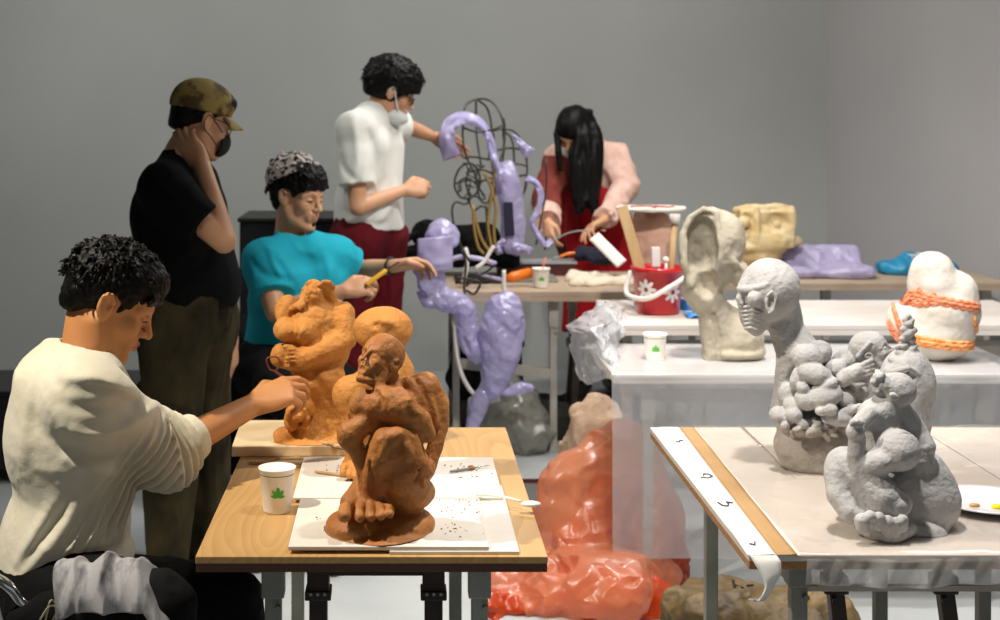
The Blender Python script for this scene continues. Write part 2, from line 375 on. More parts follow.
class Fig:
    """joints in metres: n neck base, s shoulders, e elbows, w wrists, h hips, k knees, a ankles (each with l/r), t toes"""
    def __init__(s, J, hf, build=1., arm=1.): s.J = {k: Vector(v) for k, v in J.items()}; s.hf = hf; s.b = build; s.arm = arm
    def torso(s, v, off=0., k=.05, low=True):
        J = s.J; b = s.b; c = (J['sl']+J['sr'])/2; hp = (J['hl']+J['hr'])/2; ac = (J['sl']-J['sr']).normalized(); ah = (J['hl']-J['hr']).normalized()
        up = (c-hp).normalized(); fw = ac.cross(up); mid = (c+hp)/2
        for sg in (-1,1):
            v.chain([c+ac*sg*.085*b-up*.09+fw*.008, mid+ac*sg*.068*b+fw*.01, hp+ah*sg*.075*b+up*.03], [.098*b+off,.092*b+off,.098*b+off], k)
            v.chain([c+ac*sg*.02+up*.035, (J['sl'] if sg > 0 else J['sr'])], [.052+off,.056*b+off], .03)
        v.chain([c-up*.1-fw*.02, mid-fw*.0, hp+up*.03], [.10*b+off,.09*b+off,.10*b+off], k)
        v.chain([c+up*.03, J['n']], [.062+off*.7,.050+off*.3], .03)
    def neck(s, v): v.chain([s.J['n']-Vector((0,0,.03)), s.hf.p(-.022,0,-.055)], [.060,.054], .02)
    def armc(s, v, sd, t0=0., t1=2., off=0., k=.02, rs=(.056,.046,.040,.036,.026)):
        """t from 0 shoulder, 1 elbow, 2 wrist"""
        J = s.J; P = [J['s'+sd], J['s'+sd].lerp(J['e'+sd], .5), J['e'+sd], J['e'+sd].lerp(J['w'+sd], .4), J['w'+sd]]; T = [0,.5,1,1.4,2]; rs = [r*s.arm for r in rs]
        def at(t):
            for i in range(4):
                if t <= T[i+1]+1e-9: u = (t-T[i])/(T[i+1]-T[i]); return P[i].lerp(P[i+1], u), rs[i]+(rs[i+1]-rs[i])*u
            return P[-1], rs[-1]
        ts = [t0]+[t for t in T if t0 < t < t1]+[t1]; q = [at(t) for t in ts]
        v.chain([a for a, _ in q], [r+off for _, r in q], k)
        return q[-1][0], (q[-1][0]-q[-2][0]).normalized(), q[-1][1]
    def legc(s, v, sd, off=0., t1=2., k=.03, b=1.):
        J = s.J; h, kn, a = J['h'+sd], J['k'+sd], J['a'+sd]
        pts = [h, h.lerp(kn,.5), kn, kn.lerp(a,.35), a]; rs = [.088*b+off,.074*b+off,.056*b+off,.056*b+off,.036*b+off]
        if t1 < 2: pts[-1] = kn.lerp(a, t1-1); rs[-1] = rs[3]*.95
        v.chain(pts, rs, k)
    def foot(s, v, sd, off=0.):
        a, t = s.J['a'+sd], s.J['t'+sd]; v.chain([a, a+Vector((0,0,-.045)), t], [.036+off,.036+off,.026+off], .02)
    def skin(s, v, hands=True, legs=True):
        s.torso(v, -.012); s.neck(v)
        for sd in 'lr':
            s.armc(v, sd)
            if legs: s.legc(v, sd, -.012); s.foot(v, sd, -.004)
    def cut(s, v, p, d, r=.1, L=.12): v.cyl(p, p+d*L, r, .004, True)
def tufts(v, f, n, fn, r0=.006, r1=.0015, k=.006):
    """locks of hair: fn(theta, phi, u) gives start and end in the head's own axes"""
    for _ in range(n):
        a, b, c = fn(); f_pts = [(*a, r0), (*b, r0*.8), (*c, r1)]; f.c(v, f_pts, k)
def curve_pts(pts, n=8):
    """smooth Catmull-Rom through the points"""
    P = [Vector(p) for p in pts]; P = [P[0]*2-P[1]]+P+[P[-1]*2-P[-2]]; out = []
    for i in range(1, len(P)-2):
        for j in range(n):
            t = j/n; a, b, c, d = P[i-1:i+3]
            out.append(.5*((2*b)+(c-a)*t+(2*a-5*b+4*c-d)*t*t+(3*b-a-3*c+d)*t**3))
    out.append(P[-2]); return out
# ---------------------------------------------------------------- materials
M_WALL = mat('wall_paint', '9c9e9b', .9, col2='a4a6a3', cs=.8, bump=.05, bs=120)
M_WALLR = mat('wall_paint_right', 'a19f9f', .9, col2='a8a6a6', cs=.8, bump=.05, bs=120)
M_FLOOR = mat('floor_concrete', '969b9b', .6, col2='a9adad', cs=2.5, bump=.1, bs=30, lo=.3, hi=.7)
M_CEIL = mat('ceiling_paint', '8a8a88', .9)
M_STEEL = mat('grey_table_steel', '7e8078', .5, .35, col2='93958c', cs=9, bump=.08, bs=60)
M_STEELD = mat('dark_bronze_steel', '2c231d', .45, .4, col2='3d3027', cs=9)
M_STEELL = mat('pale_table_steel', 'b3afa5', .5, .2, col2='a29c90', cs=12)
M_CHROME = mat('chrome', 'd8d8d8', .12, 1.)
M_BLACK = mat('black_plastic', '0a0a0b', .45)
M_BLKC = mat('black_cloth', '070708', .92, bump=.3, bs=140, spec=.2)
M_WHITEB = mat('white_board', 'dcd6ca', .6, col2='cfc6b6', cs=5, bump=.06, bs=50, lo=.4, hi=.75)
M_PLYEDGE = mat('plywood_edge', 'b98d5b', .7, col2='8d6238', cs=60, stretch=(1,1,12))
M_KRAFT = mat('kraft_tape', 'b08c5c', .6, col2='a5804f', cs=6)
M_PAPER = mat('white_paper', 'f2efe9', .8)
M_INK = mat('ink_grey', '4b4b50', .8)
M_TOPW = mat('worn_white_top', 'dfd9d2', .55, col2='d0c5ba', cs=3.5, bump=.08, bs=25)
M_TOPB = mat('beige_laminate', 'b9a58e', .55, col2='ab957d', cs=6, bump=.05, bs=40)
M_CLAY = mat('terracotta_clay', 'ba7833', .7, col2='c98c45', cs=11, bump=1., bs=70, bump2=1., bs2=22, lo=.3, hi=.7, spec=.35)
M_CLAYD = mat('terracotta_clay_brown', 'a2622c', .58, col2='b5783b', cs=11, bump=1., bs=60, bump2=1., bs2=22, lo=.3, hi=.7, spec=.4)
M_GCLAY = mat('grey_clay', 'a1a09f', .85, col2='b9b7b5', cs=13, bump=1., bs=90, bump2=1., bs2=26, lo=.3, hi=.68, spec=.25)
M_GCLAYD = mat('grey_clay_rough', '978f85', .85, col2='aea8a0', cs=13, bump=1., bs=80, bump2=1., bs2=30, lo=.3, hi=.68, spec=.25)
M_PLAST = mat('olive_plaster', '91897a', .85, col2='aba28e', cs=8, bump=.5, bs=70, bump2=.5, bs2=16)
M_PLASTC = mat('cream_plaster', 'd9c69b', .85, col2='cdb27c', cs=9, bump=.5, bs=60, bump2=.4, bs2=14)
M_PLASTW = mat('white_plaster', 'cfc9bf', .85, col2='bdb3a4', cs=11, bump=.5, bs=60, bump2=.3, bs2=14, lo=.45, hi=.75)
M_PURP = film('lavender_film', 'd6d0f4', .84, .2, .10, .45, .9, 26)
M_PURPD = mat('lavender_plastic', 'a9a1c2', .35, bump=.3, bs=30)
M_FILM = film('clear_milky_film', 'e2e4e8', .40, .12, .10, .45, .6, 9)
M_FILMT = film('clear_film_on_table', 'ece6e0', .16, .10, .08, .4, .5, 7)
M_ORBAG = film('orange_bag_film', 'f2a377', .50, .28, .03, .5, .3, 12)
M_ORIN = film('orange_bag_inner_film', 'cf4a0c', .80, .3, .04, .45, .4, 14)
M_GRBAG = film('grey_bag_film', 'b5b3a6', .6, .25, .15, .4, .8, 22)
M_RED = mat('red_bucket_plastic', 'c4121a', .3, coat=.3)
M_WPL = mat('white_plastic', 'e8e2da', .4)
M_CUP = mat('paper_cup_white', 'f0ece2', .6)
M_GREEN = mat('leaf_green_print', '4fae3a', .6)
M_GREEND = mat('dark_green_line', '4d6b3a', .6)
M_ORANGE = mat('orange_plastic', 'e0741b', .4)
M_WOOD = mat('pale_wood', 'c9a878', .65, col2='b08b5c', cs=10, stretch=(1,1,.15), bump=.2, bs=60)
M_WIRE = mat('dark_iron_wire', '3a3733', .5, .7, col2='55504a', cs=40)
M_BRASS = mat('brass_wire', 'a98a4e', .5, .6)
def wood_laminate():
    m = bpy.data.materials.new('oak_laminate'); m.use_nodes = True; N, L = m.node_tree.nodes, m.node_tree.links; b = N['Principled BSDF']
    b.inputs['Roughness'].default_value = .42
    tc = N.new('ShaderNodeTexCoord'); mp = N.new('ShaderNodeMapping'); mp.inputs['Scale'].default_value = (1.6, .30, 1)
    n0 = N.new('ShaderNodeTexNoise'); n0.inputs['Scale'].default_value = 2.2; n0.inputs['Detail'].default_value = 1.5
    w = N.new('ShaderNodeMath'); w.operation = 'MULTIPLY'; w.inputs[1].default_value = 34
    fr = N.new('ShaderNodeMath'); fr.operation = 'FRACT'
    n1 = N.new('ShaderNodeTexNoise'); n1.inputs['Scale'].default_value = 90; mp2 = N.new('ShaderNodeMapping'); mp2.inputs['Scale'].default_value = (1, .06, 1)
    mx = N.new('ShaderNodeMix'); mx.data_type = 'FLOAT'; mx.inputs[0].default_value = .5
    r = N.new('ShaderNodeValToRGB'); r.color_ramp.elements[0].color = (*lin('b18850'),1); r.color_ramp.elements[1].color = (*lin('c39b62'),1)
    r.color_ramp.elements[0].position = .1; r.color_ramp.elements[1].position = .75
    L.new(tc.outputs['Object'], mp.inputs[0]); L.new(tc.outputs['Object'], mp2.inputs[0]); L.new(mp.outputs[0], n0.inputs[0]); L.new(mp2.outputs[0], n1.inputs[0])
    L.new(n0.outputs['Fac'], w.inputs[0]); L.new(w.outputs[0], fr.inputs[0]); L.new(fr.outputs[0], mx.inputs[2]); L.new(n1.outputs['Fac'], mx.inputs[3])
    L.new(mx.outputs[0], r.inputs[0]); L.new(r.outputs[0], b.inputs['Base Color']); return m
M_OAK = wood_laminate()
M_OAKE = mat('oak_dark_edge', '5a3420', .5)

# ---------------------------------------------------------------- the room
def slab(name, pts, a, b, m): return tag(MB().prism([Vector(p) for p in pts], a, b).build(name, m), kind='structure')
FLP = [(-4.5,-2.5,0),(7,-2.5,0),(7,9.3,0),(-4.5,9.3,0)]
slab('floor', FLP, (0,0,-.1), (0,0,0), M_FLOOR)
slab('ceiling', [(x,y,3.3) for x,y,_ in FLP], (0,0,0), (0,0,.1), M_CEIL)
slab('wall_back', [(-4.5,9.0,0),(2.56,9.0,0),(2.56,9.0,3.3),(-4.5,9.0,3.3)], (0,0,0), (0,.12,0), M_WALL)
slab('wall_right', [(2.56,9.0,0),(6.4,-2.08,0),(6.4,-2.08,3.3),(2.56,9.0,3.3)], (0,0,0), (.12,.06,0), M_WALLR)
slab('wall_left', [(-4.5,-2.5,0),(-4.5,9.0,0),(-4.5,9.0,3.3),(-4.5,-2.5,3.3)], (0,0,0), (-.1,0,0), M_WALL)

# ---------------------------------------------------------------- tables
def leg(b, x, y, z1, w=.036, sleeve=None):
    if sleeve is None: sleeve = z1*.82
    b.box((x-w/2-.004,y-w/2-.004,sleeve),(x+w/2+.004,y+w/2+.004,z1),.003)
    b.box((x-w/2+.002,y-w/2+.002,.012),(x+w/2-.002,y+w/2-.002,sleeve),.003); b.box((x-w/2,y-w/2,0),(x+w/2,y+w/2,.014),.002)
    b.tube([(x+w*.3,y-w/2-.009,sleeve-.018),(x+w*.3,y-w/2+.004,sleeve-.018)], .006, 8)
    return b
def table(name, x0, x1, y0, y1, z, mt, me, label, group, legs, ml, th=.022, bars=(), extra=None, sleeve=None):
    t = root(name, ((x0+x1)/2, (y0+y1)/2, 0), label, 'table', group)
    MB().box((x0,y0,z-th*.45),(x1,y1,z),.0015).build('tabletop', mt, t)
    e = MB().box((x0+.001,y0+.001,z-th),(x1-.001,y1-.001,z-th*.46),.001).build('table_edge', me, t)
    for (x, y) in legs: leg(MB(), x, y, z-th-.001, sleeve=sleeve).build('leg', ml, t)
    for a, b, w, d in bars: MB().bar(a, b, w, d).build('crossbar', ml, t)
    return t
TZ = .74
# left table
LT = table('folding_table', -.389, .281, 2.85, 3.99, TZ, M_OAK, M_OAKE, 'small oak laminate table with terracotta clay figures in front of the seated sculptor', None,
      [(-.247,2.93),(.155,2.93),(-.262,3.85),(.142,3.85)], M_STEEL, .03,
      bars=[((-.23,3.85,.66),(.13,3.85,.66),.02,.03),((-.247,2.96,.69),(-.262,3.82,.69),.02,.03),((.155,2.96,.69),(.142,3.82,.69),.02,.03)], sleeve=.64)
for x in (-.163,.067):
    b = MB(); b.box((x-.018,2.985,.0),(x+.018,3.02,.63),.003); b.box((x-.022,2.98,.625),(x+.022,3.025,.708),.003)
    b.box((x-.026,2.974,.614),(x+.026,3.03,.632),.003); b.build('inner_leg', M_STEELD, LT)
    b = MB()
    for d in (-.014,0,.014): b.tube([(x+d,2.971,.628),(x+d,2.976,.628)], .0035, 8)
    b.build('bolt', M_CHROME, LT)
b = MB().bar((-.145,3.0,.668),(.05,3.0,.668),.018,.018); b.build('inner_crossbar', M_STEELD, LT)

# right table
RT = table('work_table', .665, 1.374, 2.86, 3.99, TZ, M_TOPW, M_PLYEDGE, 'white topped table with a paper strip along its left edge, under the grey sculptures', 'film covered front tables',
      [(.782,2.95),(1.30,2.95),(.80,3.86),(1.235,3.86)], M_STEEL, .028,
      bars=[((.80,3.86,.655),(1.235,3.86,.655),.02,.03),((.78,2.95,.66),(.80,3.86,.66),.02,.03)], sleeve=.655)
b = MB().bar((.80,2.965,.644),(1.29,2.965,.644),.012,.012); b.build('front_rail', M_STEELL, RT)
for x, x2 in ((.862,.90),(1.08,1.125)):
    b = MB(); b.bar((x,3.0,.700),(x2,3.0,.36),.03,.03,.002); b.bar((x2,3.0,.37),(x2+.035,3.0,0),.026,.026,.002); b.box((x-.018,2.978,.625),(x+.03,3.02,.66),.003); b.build('folding_leg', M_STEELD, RT)
    b = MB(); b.tube([(x+.002,2.972,.615),(x+.002,2.98,.615)], .007, 10); b.build('bolt', M_BLACK, RT)
table('work_table', 1.378, 2.10, 2.86, 3.99, TZ, M_TOPW, M_PLYEDGE, 'white topped table at the right border, holding the plate with yellow paint', 'film covered front tables',
      [(1.50,2.95),(1.98,2.95),(1.50,3.86),(1.98,3.86)], M_STEEL, .028, sleeve=.655)
# paper and kraft strips with handwriting
def strip(name, xs0, xs1, m, label, cat, hang=False):
    def fn(u, v):
        # u along the table from the back to the front, v across
        y = 3.985-u*1.127; x = xs0(y)+(xs1(y)-xs0(y))*v
        return Vector((x, y, TZ+.0012+.0006*math.sin(u*23+v*3)))
    return tag(sheet(name, fn, 60, 4, m, None, .0006), label, cat)
sx = lambda a, b: (lambda y: b+(a-b)*(y-2.86)/1.13)
strip('paper_strip', sx(.688,.662), sx(.739,.714), M_PAPER, 'long white paper strip with pencilled marks along the left edge of the grey clay table', 'paper strip')
strip('kraft_tape', sx(.742,.717), sx(.781,.757), M_KRAFT, 'brown tape strip stuck along the table beside the white paper strip', 'tape')
def curl(u, v):
    # the free end of the paper strip, hanging over the front edge
    k = [(.690,2.850,.742,.026),(.697,2.843,.730,.025),(.703,2.838,.708,.018),(.700,2.836,.690,.011),(.690,2.832,.672,.009),(.676,2.826,.662,.010),(.664,2.818,.668,.010)]
    p = curve_pts([Vector(a[:3]) for a in k], 8); i = u*(len(p)-1); a = int(min(i, len(p)-2)); q = p[a].lerp(p[a+1], i-a)
    j = u*(len(k)-1); c = int(min(j, len(k)-2)); w = k[c][3]+(k[c+1][3]-k[c][3])*(j-c)
    return q+Vector((w*(v-.5)*2, -.006*math.sin(v*3.1+u*3)*u, .006*math.sin(u*4)*(v-.5)))
ps = bpy.data.objects['paper_strip']; sheet('curled_end', curl, 48, 6, M_PAPER, ps, .0006)
def scr(px, py, pts, s):
    marks = MB(); Y = F*(EYE-TZ)/(py-CY); c = W(px, py, Y)
    marks.tube([c+Vector((x*s, -y*s*1.6, .0032)) for x, y in pts], .0019, 6); marks.build('pencil_mark', M_INK, ps)
scr(705,477, [(-.8,.6),(.2,.8),(.9,.3),(.7,-.5),(0,-.6),(-.2,0)], .017)
scr(726,505, [(-.9,-.4),(-.6,.6),(.0,.7),(.3,.1),(.2,-.5),(.9,-.2)], .017)
scr(752,544, [(-.4,.3),(.1,.6),(.4,-.2)], .017); scr(678,442, [(-.4,.3),(.1,.5),(.3,-.2),(.8,0)], .017)

# middle tables
table('long_table', .68, 1.98, 4.77, 5.36, TZ, M_TOPW, M_TOPW, 'white table under film with the hollow plaster torso and orange-strapped plaster on it', 'middle white tables',
      [(.80,4.84),(1.88,4.84),(.80,5.28),(1.88,5.28)], M_STEELL, .03, bars=[((.80,4.84,.66),(1.88,4.84,.66),.02,.04)])
table('long_table', .86, 2.60, 5.83, 6.58, TZ, M_TOPW, M_TOPW, 'white table just behind the film covered one, with the red bucket on it', 'middle white tables',
      [(.98,5.9),(2.5,5.9),(.98,6.5),(2.5,6.5)], M_STEELL, .04, bars=[((.98,5.9,.64),(2.5,5.9,.64),.02,.06)])
# back tables
table('long_table', .17, 1.35, 6.83, 7.66, TZ+.005, M_TOPB, M_TOPB, 'beige table with the wire figures in front of the woman in red', None,
      [(.26,6.95),(.705,6.90),(1.25,6.95),(.26,7.56),(.86,7.5),(1.25,7.56)], M_STEELL, .045,
      bars=[((.26,6.95,.40),(.705,6.90,.36),.03,.045)])
table('long_table', 1.39, 2.93, 7.20, 7.80, TZ, M_TOPB, M_TOPB, 'long beige table against the far corner with lavender and blue plastic on it', None,
      [(1.5,7.3),(2.07,7.3),(2.84,7.28),(1.5,7.7),(2.80,7.7)], M_STEELL, .035)

# boards, sticks and bits on the left table
def plank(name, x0, x1, y0, y1, z0, z1, m, label, cat, rz=0):
    c = Vector(((x0+x1)/2, (y0+y1)/2, z0)); M = Matrix.Translation(c) @ Matrix.Rotation(rz,4,'Z') @ Matrix.Translation(-c)
    return tag(MB().box((x0,y0,z0),(x1,y1,z1),.0015,M).build(name, m), label, cat)
plank('modelling_board', -.02, .228, 2.862, 3.36, TZ+.0005, TZ+.0065, M_WHITEB, 'white board lowest of the stack, showing at the right of the crouching clay figure', 'board')
plank('modelling_board', -.231, .222, 3.23, 3.60, TZ+.007, TZ+.0125, M_WHITEB, 'white board with clay crumbs further back under the bulbous clay figure', 'board')
plank('modelling_board', -.214, .170, 2.866, 3.215, TZ+.007, TZ+.0145, M_WHITEB, 'white board nearest the front edge under the crouching clay figure', 'board')
plank('modelling_board', -.415, -.135, 3.66, 3.97, TZ+.0005, TZ+.024, mat('raw_pale_board','dcc49c',.7,col2='cdb083',cs=9,bump=.2,bs=50), 'thick pale wooden board under the twisting clay torso at the back', 'board', .03)
# the front board rests on the lowest one: thin white slips level the stacks
M_SLAT = mat('slat_wood','a58a63',.6,col2='c3a77c',cs=20,stretch=(.2,1,1))
plank('wood_batten', -.36, -.12, 3.575, 3.592, TZ+.0005, TZ+.007, M_SLAT, 'long thin wooden batten lying behind the paper cup', 'slat', -.02)
plank('wood_batten', -.30, -.10, 3.612, 3.630, TZ+.0005, TZ+.008, M_SLAT, 'short wooden batten lying just in front of the thick pale board', 'slat', .05)
def tool(name, a, b, r, m1, m2, label, cat):
    a, b = Vector(a), Vector(b); t = root(name, a, label, cat); d = b-a
    MB().tube([a, a+d*.12, a+d*.5, a+d*.62], [r*.8,r*1.1,r,r*.7], 10).build('handle', m1, t, True)
    MB().tube([a+d*.62, a+d*.8, b], [r*.5,r*.6,r*.15], 8).build('tool_tip', m2, t, True); return t
tool('modelling_tool', (-.21,3.70,TZ+.030), (-.09,3.61,TZ+.016), .004, M_WOOD, M_CHROME, 'slim wooden modelling tool leaning on the thick pale board edge', 'tool')
tool('modelling_tool', (-.195,3.44,TZ+.017), (-.06,3.37,TZ+.017), .003, M_WOOD, M_CHROME, 'thin modelling stick lying on the back white board beside the cup', 'tool')
tool('modelling_tool', (.115,3.44,TZ+.017), (.21,3.50,TZ+.017), .0028, M_STEEL, M_CHROME, 'fine grey scratching tool on the back white board at right', 'tool')
t = root('plastic_spoon', W(500,506,3.21), 'white plastic spoon lying across the boards near the right table edge', 'spoon')
zz = TZ+.018
MB().tube(curve_pts([(.165,3.235,zz),(.21,3.20,zz+.006),(.255,3.165,zz+.004)],6), [.003]*6+[.0025]*7, 8).build('spoon_handle', M_WPL, t, True)
MB().ball((.275,3.15,zz+.002), .022, (1,.62,.3)).build('spoon_bowl', M_WPL, t, True)
# clay crumbs
cr = MB()
for _ in range(150):
    cx, cy = random.choice([(.16,3.50),(.17,3.42),(.12,3.10),(.10,2.98),(-.12,3.05),(.0,3.3),(-.15,3.5),(.14,3.2)])
    x = min(.164 if cy < 3.22 else .215, cx+random.gauss(0,.028)); y = cy+random.gauss(0,.03); y = min(3.20,max(2.88,y)) if cy < 3.22 else min(3.58,max(3.25,y)); r = random.uniform(.0008,.0028)
    x = max(x, -.2)
    cr.ball((x, y, (TZ+.0145 if y < 3.22 else TZ+.0125)+r*.4), r, (1,1,.6), 1)
tag(cr.build('clay_crumbs', M_CLAYD), 'scattered brown clay crumbs on the white boards', 'crumbs', kind='stuff')
cl = MB().ball((.165,3.475,TZ+.018), .007, (1.2,1,.8)); tag(cl.build('clay_pellet', M_CLAYD), 'small lump of brown clay on the back white board', 'clay')

# paper cups
def cup(loc, h, r, label, leaf=True, straw=False, rz=0):
    t = root('paper_cup', loc, label, 'cup', None); x, y, z = loc
    MB().lathe([(r*.70,.002),(r*.73,0),(r*.76,.004),(r*.98,h-.004),(r*1.03,h-.002),(r*1.03,h+.0015),(r*.965,h+.001),(r*.74,.006),(0.001,.006)], loc, 40, cap=False).build('cup_body', M_CUP, t, True)
    q = h*.86; MB().lathe([(r*(.76+.22*q/h)+.0004,q),(r*(.76+.22*(q+.0018)/h)+.0004,q+.0018)], loc, 40, cap=False).build('printed_line', M_GREEND, t, True)
    b = MB()
    for a, s in ((0,1),(40,.86),(-40,.86),(80,.7),(-80,.7)):
        a = math.radians(a); pts = []
        for k in range(12):
            w = 2*math.pi*k/12; u = (1-math.cos(w))/2; vv = math.sin(w)*.22*(1 if u < .75 else .7)
            X = (u*math.sin(a)+vv*math.cos(a))*h*.24*s; Z = (u*math.cos(a)-vv*math.sin(a))*h*.24*s+h*.40
            rr = r*(.76+.22*Z/h)+.0006; th = -math.pi/2+X/rr+rz
            pts.append(Vector((x+rr*math.cos(th), y+rr*math.sin(th), z+Z)))
        b.prism(pts, (0,0,0), (.0005*math.sin(rz),-.0005,0))
    b.build('leaf_print', M_GREEN, t)
    if straw: MB().tube([(x-.01,y,z+.01),(x+.022,y+.01,z+h+.05)], .0035, 8).build('straw', mat('coral_straw','e8705c',.4), t, True)
    return t
cup((W(277,512,3.16).x,3.165,TZ+.0005), .093, .0385, 'white paper cup with a green leaf print standing by the clay figures', rz=.12)
cup(tuple(W(655,360,5.04)), .088, .040, 'white paper cup with green leaf print on the film covered middle table', rz=-.1)
cup((W(541,288,6.98).x,6.98,TZ+.006), .09, .042, 'paper cup with a coral straw on the beige back table', straw=True)
c = cup((2.62,7.6,TZ+.0005), .10, .05, 'plain white paper cup beside the blue plastic bag at the far wall')
# ---------------------------------------------------------------- clay sculptures
def claydisp(a=.0012, f=45, b=.0020, g=16):
    return lambda P: a*noise(P, f)+b*fbm(P+5, g, 2)+.5*a*noise(P+11, f*2.6)
SH = .0028
# --- twisting torso with a bent head, at the back of the left table
v = Vol(SH); s = PX(v, 3.74)
s.c([(316,300,15),(314,322,26),(312,345,27),(313,368,22)], .02)                   # trunk
s.e(333,322,20,26,22,dy=.015,rot=-12,k=.02)                                   # broad right shoulder blade
s.e(338,345,13,22,18,rot=8,k=.02)
s.e(286,310,11,15,14,dy=-.01,rot=15,k=.01)                                   # left shoulder
s.e(288,330,13.5,12,15,dy=-.045,rot=-10,k=.006); s.e(306,331,14,14,15,dy=-.052,rot=20,k=.006)  # chest
s.e(283,355,13,12,14,dy=-.03,k=.008)                                        # belly rolls
s.e(300,361,17,10,16,dy=-.045,rot=-6,k=.007)
s.c([(343,313,12,-.01),(345,338,12,-.03),(322,350,10.5,-.06),(303,358,9.5,-.07)], .010)  # crossing arm
s.c([(303,358,8,-.07),(292,350,5,-.078),(286,346,3,-.08)], .006)
for i in range(4): s.c([(303+i*1.2,352+i*3.4,3.2,-.078),(294-i*.4,349+i*4,2.6,-.085),(288-i*.2,350+i*4,2.2,-.085)], .003)
s.e(312,384,17,14,17,dy=-.03,rot=30,k=.01); s.e(322,377,12,13,15,dy=-.03,rot=-30,k=.008)
s.e(300,381,9,9,11,dy=-.035,k=.006)
s.c([(318,388,20,0),(318,410,19,0),(314,436,22,0)], .015)                    # thighs down to the base
s.c([(306,372,7,-.05),(303,392,7.5,-.055),(310,410,6,-.05)], .006)
s.c([(331,368,11,-.02),(335,398,14,-.01),(333,432,15,.0)], .015)
s.c([(300,402,8,-.04),(293,412,8,-.045),(291,424,7,-.04)], .006)              # small clinging figure
s.e(302,400,6,7,6,dy=-.055,k=.004); s.e(293,408,5,5,5,dy=-.06,k=.003); s.e(298,417,6,5,6,dy=-.06,k=.004)
s.c([(296,405,3,-.065),(289,411,2.6,-.068),(287,418,2.6,-.065)], .003); s.c([(303,410,3,-.062),(308,418,3,-.06),(304,426,3,-.055)], .003)
s.e(310,441,36,7,30,k=.008); s.e(285,437,12,9,14,dy=-.02,rot=20,k=.008); s.e(335,437,14,8,16,k=.008)
# head bent forward with hair and fingers at the neck
s.e(312,296,12.5,14,13,dy=-.02,rot=20,k=.006); s.e(314,288,9,8.5,10,dy=-.02,k=.006); s.e(304,299,5,7,8,dy=-.03,rot=20,k=.006)
for i in range(26):
    a = random.uniform(0, 6.28); q = random.uniform(.2,1); s.e(312+math.cos(a)*10*q, 293+math.sin(a)*12*q, random.uniform(2,3.6), random.uniform(1.6,2.6), 3, dy=-.02-.032*math.sqrt(max(0,1-q*q)), rot=random.uniform(-80,80), k=.0025)
s.c([(333,302,7,-.01),(330,292,5,-.02),(326,288,4,-.03)], .006)
for i in range(4): s.c([(328+i*1.8,294-i*2.2,2.6,-.025),(325+i*1.5,287-i*1.4,2.3,-.038),(319+i*1.4,285-i*1.2,2.0,-.045)], .002)
for i in range(3): s.c([(291+i*3,309-i*2,2.6,-.040),(297+i*2.4,306-i*2.2,2.2,-.050),(300+i*2,309-i*2,1.9,-.055)], .002)
s.c([(300,320,1.6,-.09),(297,340,2.2,-.085),(303,350,2,-.09)], .006, True)
s.c([(312,345,2,-.09),(326,338,2,-.07),(334,322,1.6,-.06)], .007, True); s.e(286,343,6,1.6,8,dy=-.085,rot=-10,k=.005,neg=True)
s.c([(302,395,2,-.08),(312,400,2,-.075),(316,420,1.6,-.07)], .005, True)
o = v.build('clay_torso', M_CLAY, disp=claydisp(.0020,46,.0034,20), flat_z=TZ+.0245)
tag(o, 'terracotta clay figure of a twisting torso on the thick pale board, touched by the sculptor', 'clay sculpture')

# --- bulbous figure behind
v = Vol(SH); s = PX(v, 3.44)
s.e(382.5,329,30,22.5,29,k=.02); s.e(385,356,20,16,20,k=.02); s.e(387,372,27,22,25,k=.02)
s.e(351,393,19,17.5,19,dy=-.03,rot=-12,k=.012); s.e(372,380,16,14,18,dy=-.03,k=.02)
s.c([(388,385,24,0),(390,415,22,.0),(388,450,22,0)], .02)
s.c([(362,410,13,-.01),(360,435,12,-.01),(358,460,13,-.0)], .02)
s.e(376,325,4.5,3,4,dy=-.065,rot=-15,k=.006,neg=True); s.e(386,322,8,4,6,dy=-.058,rot=20,k=.01)
s.e(365,466,24,8,26,dy=-.01,k=.01)
for i, (x, y) in enumerate(((343,473),(349,475.5),(355,477),(361,478))): s.c([(358+i*2,462,4.6,-.03),(x+1,y-6,4.2,-.055),(x,y,3.4,-.07)], .003)
s.e(385,470,30,8,25,k=.01)
o = v.build('clay_bulb_figure', M_CLAY, disp=claydisp(.0005,50,.0016,12), flat_z=TZ+.0128)
tag(o, 'smooth bulbous terracotta figure with a ball-shaped top, directly behind the crouching figure', 'clay sculpture')

# --- crouching figure in front
v = Vol(.0024); s = PX(v, 2.99)
s.e(378,530,54,10,58,k=.01); s.e(352,524,26,12,34,dy=-.03,k=.012); s.e(405,522,29,14,40,dy=.01,k=.014); s.e(385,535,40,8,52,dy=-.02,k=.01)  # ground slab
s.c([(366,482,12,.0),(358,496,12,-.02),(352,503,12,-.04)], .012); s.e(368,505,22,11,20,dy=-.04,k=.012)             # instep
for x, y, r in ((344.5,517,6.6),(360,518,5.4),(371,517.5,5.0),(381,517,4.8),(390,515,4.4)):
    s.c([(x*.6+368*.4,503,6,-.05),(x+.5,509,r*.95,-.085),(x,y-1,r,-.102)], .0035); s.e(x,y+2,r*.62,1.5,1.2,dy=-.124,k=.0015,neg=True)
s.e(397,464,28,37,32,dy=-.02,rot=-8,k=.008); s.e(394,449,26,24,25,dy=-.04,k=.012)       # great folded leg
s.c([(404,440,15,-.06),(413,462,16,-.055),(414,486,15,-.03)], .014); s.c([(385,440,12,-.075),(376,464,11,-.07),(372,490,12,-.045)], .014)
s.e(396,434,8,6,7,dy=-.088,k=.012); s.e(383,450,4,8,5,dy=-.092,rot=10,k=.006); s.e(408,452,5,9,5,dy=-.090,rot=-14,k=.008)
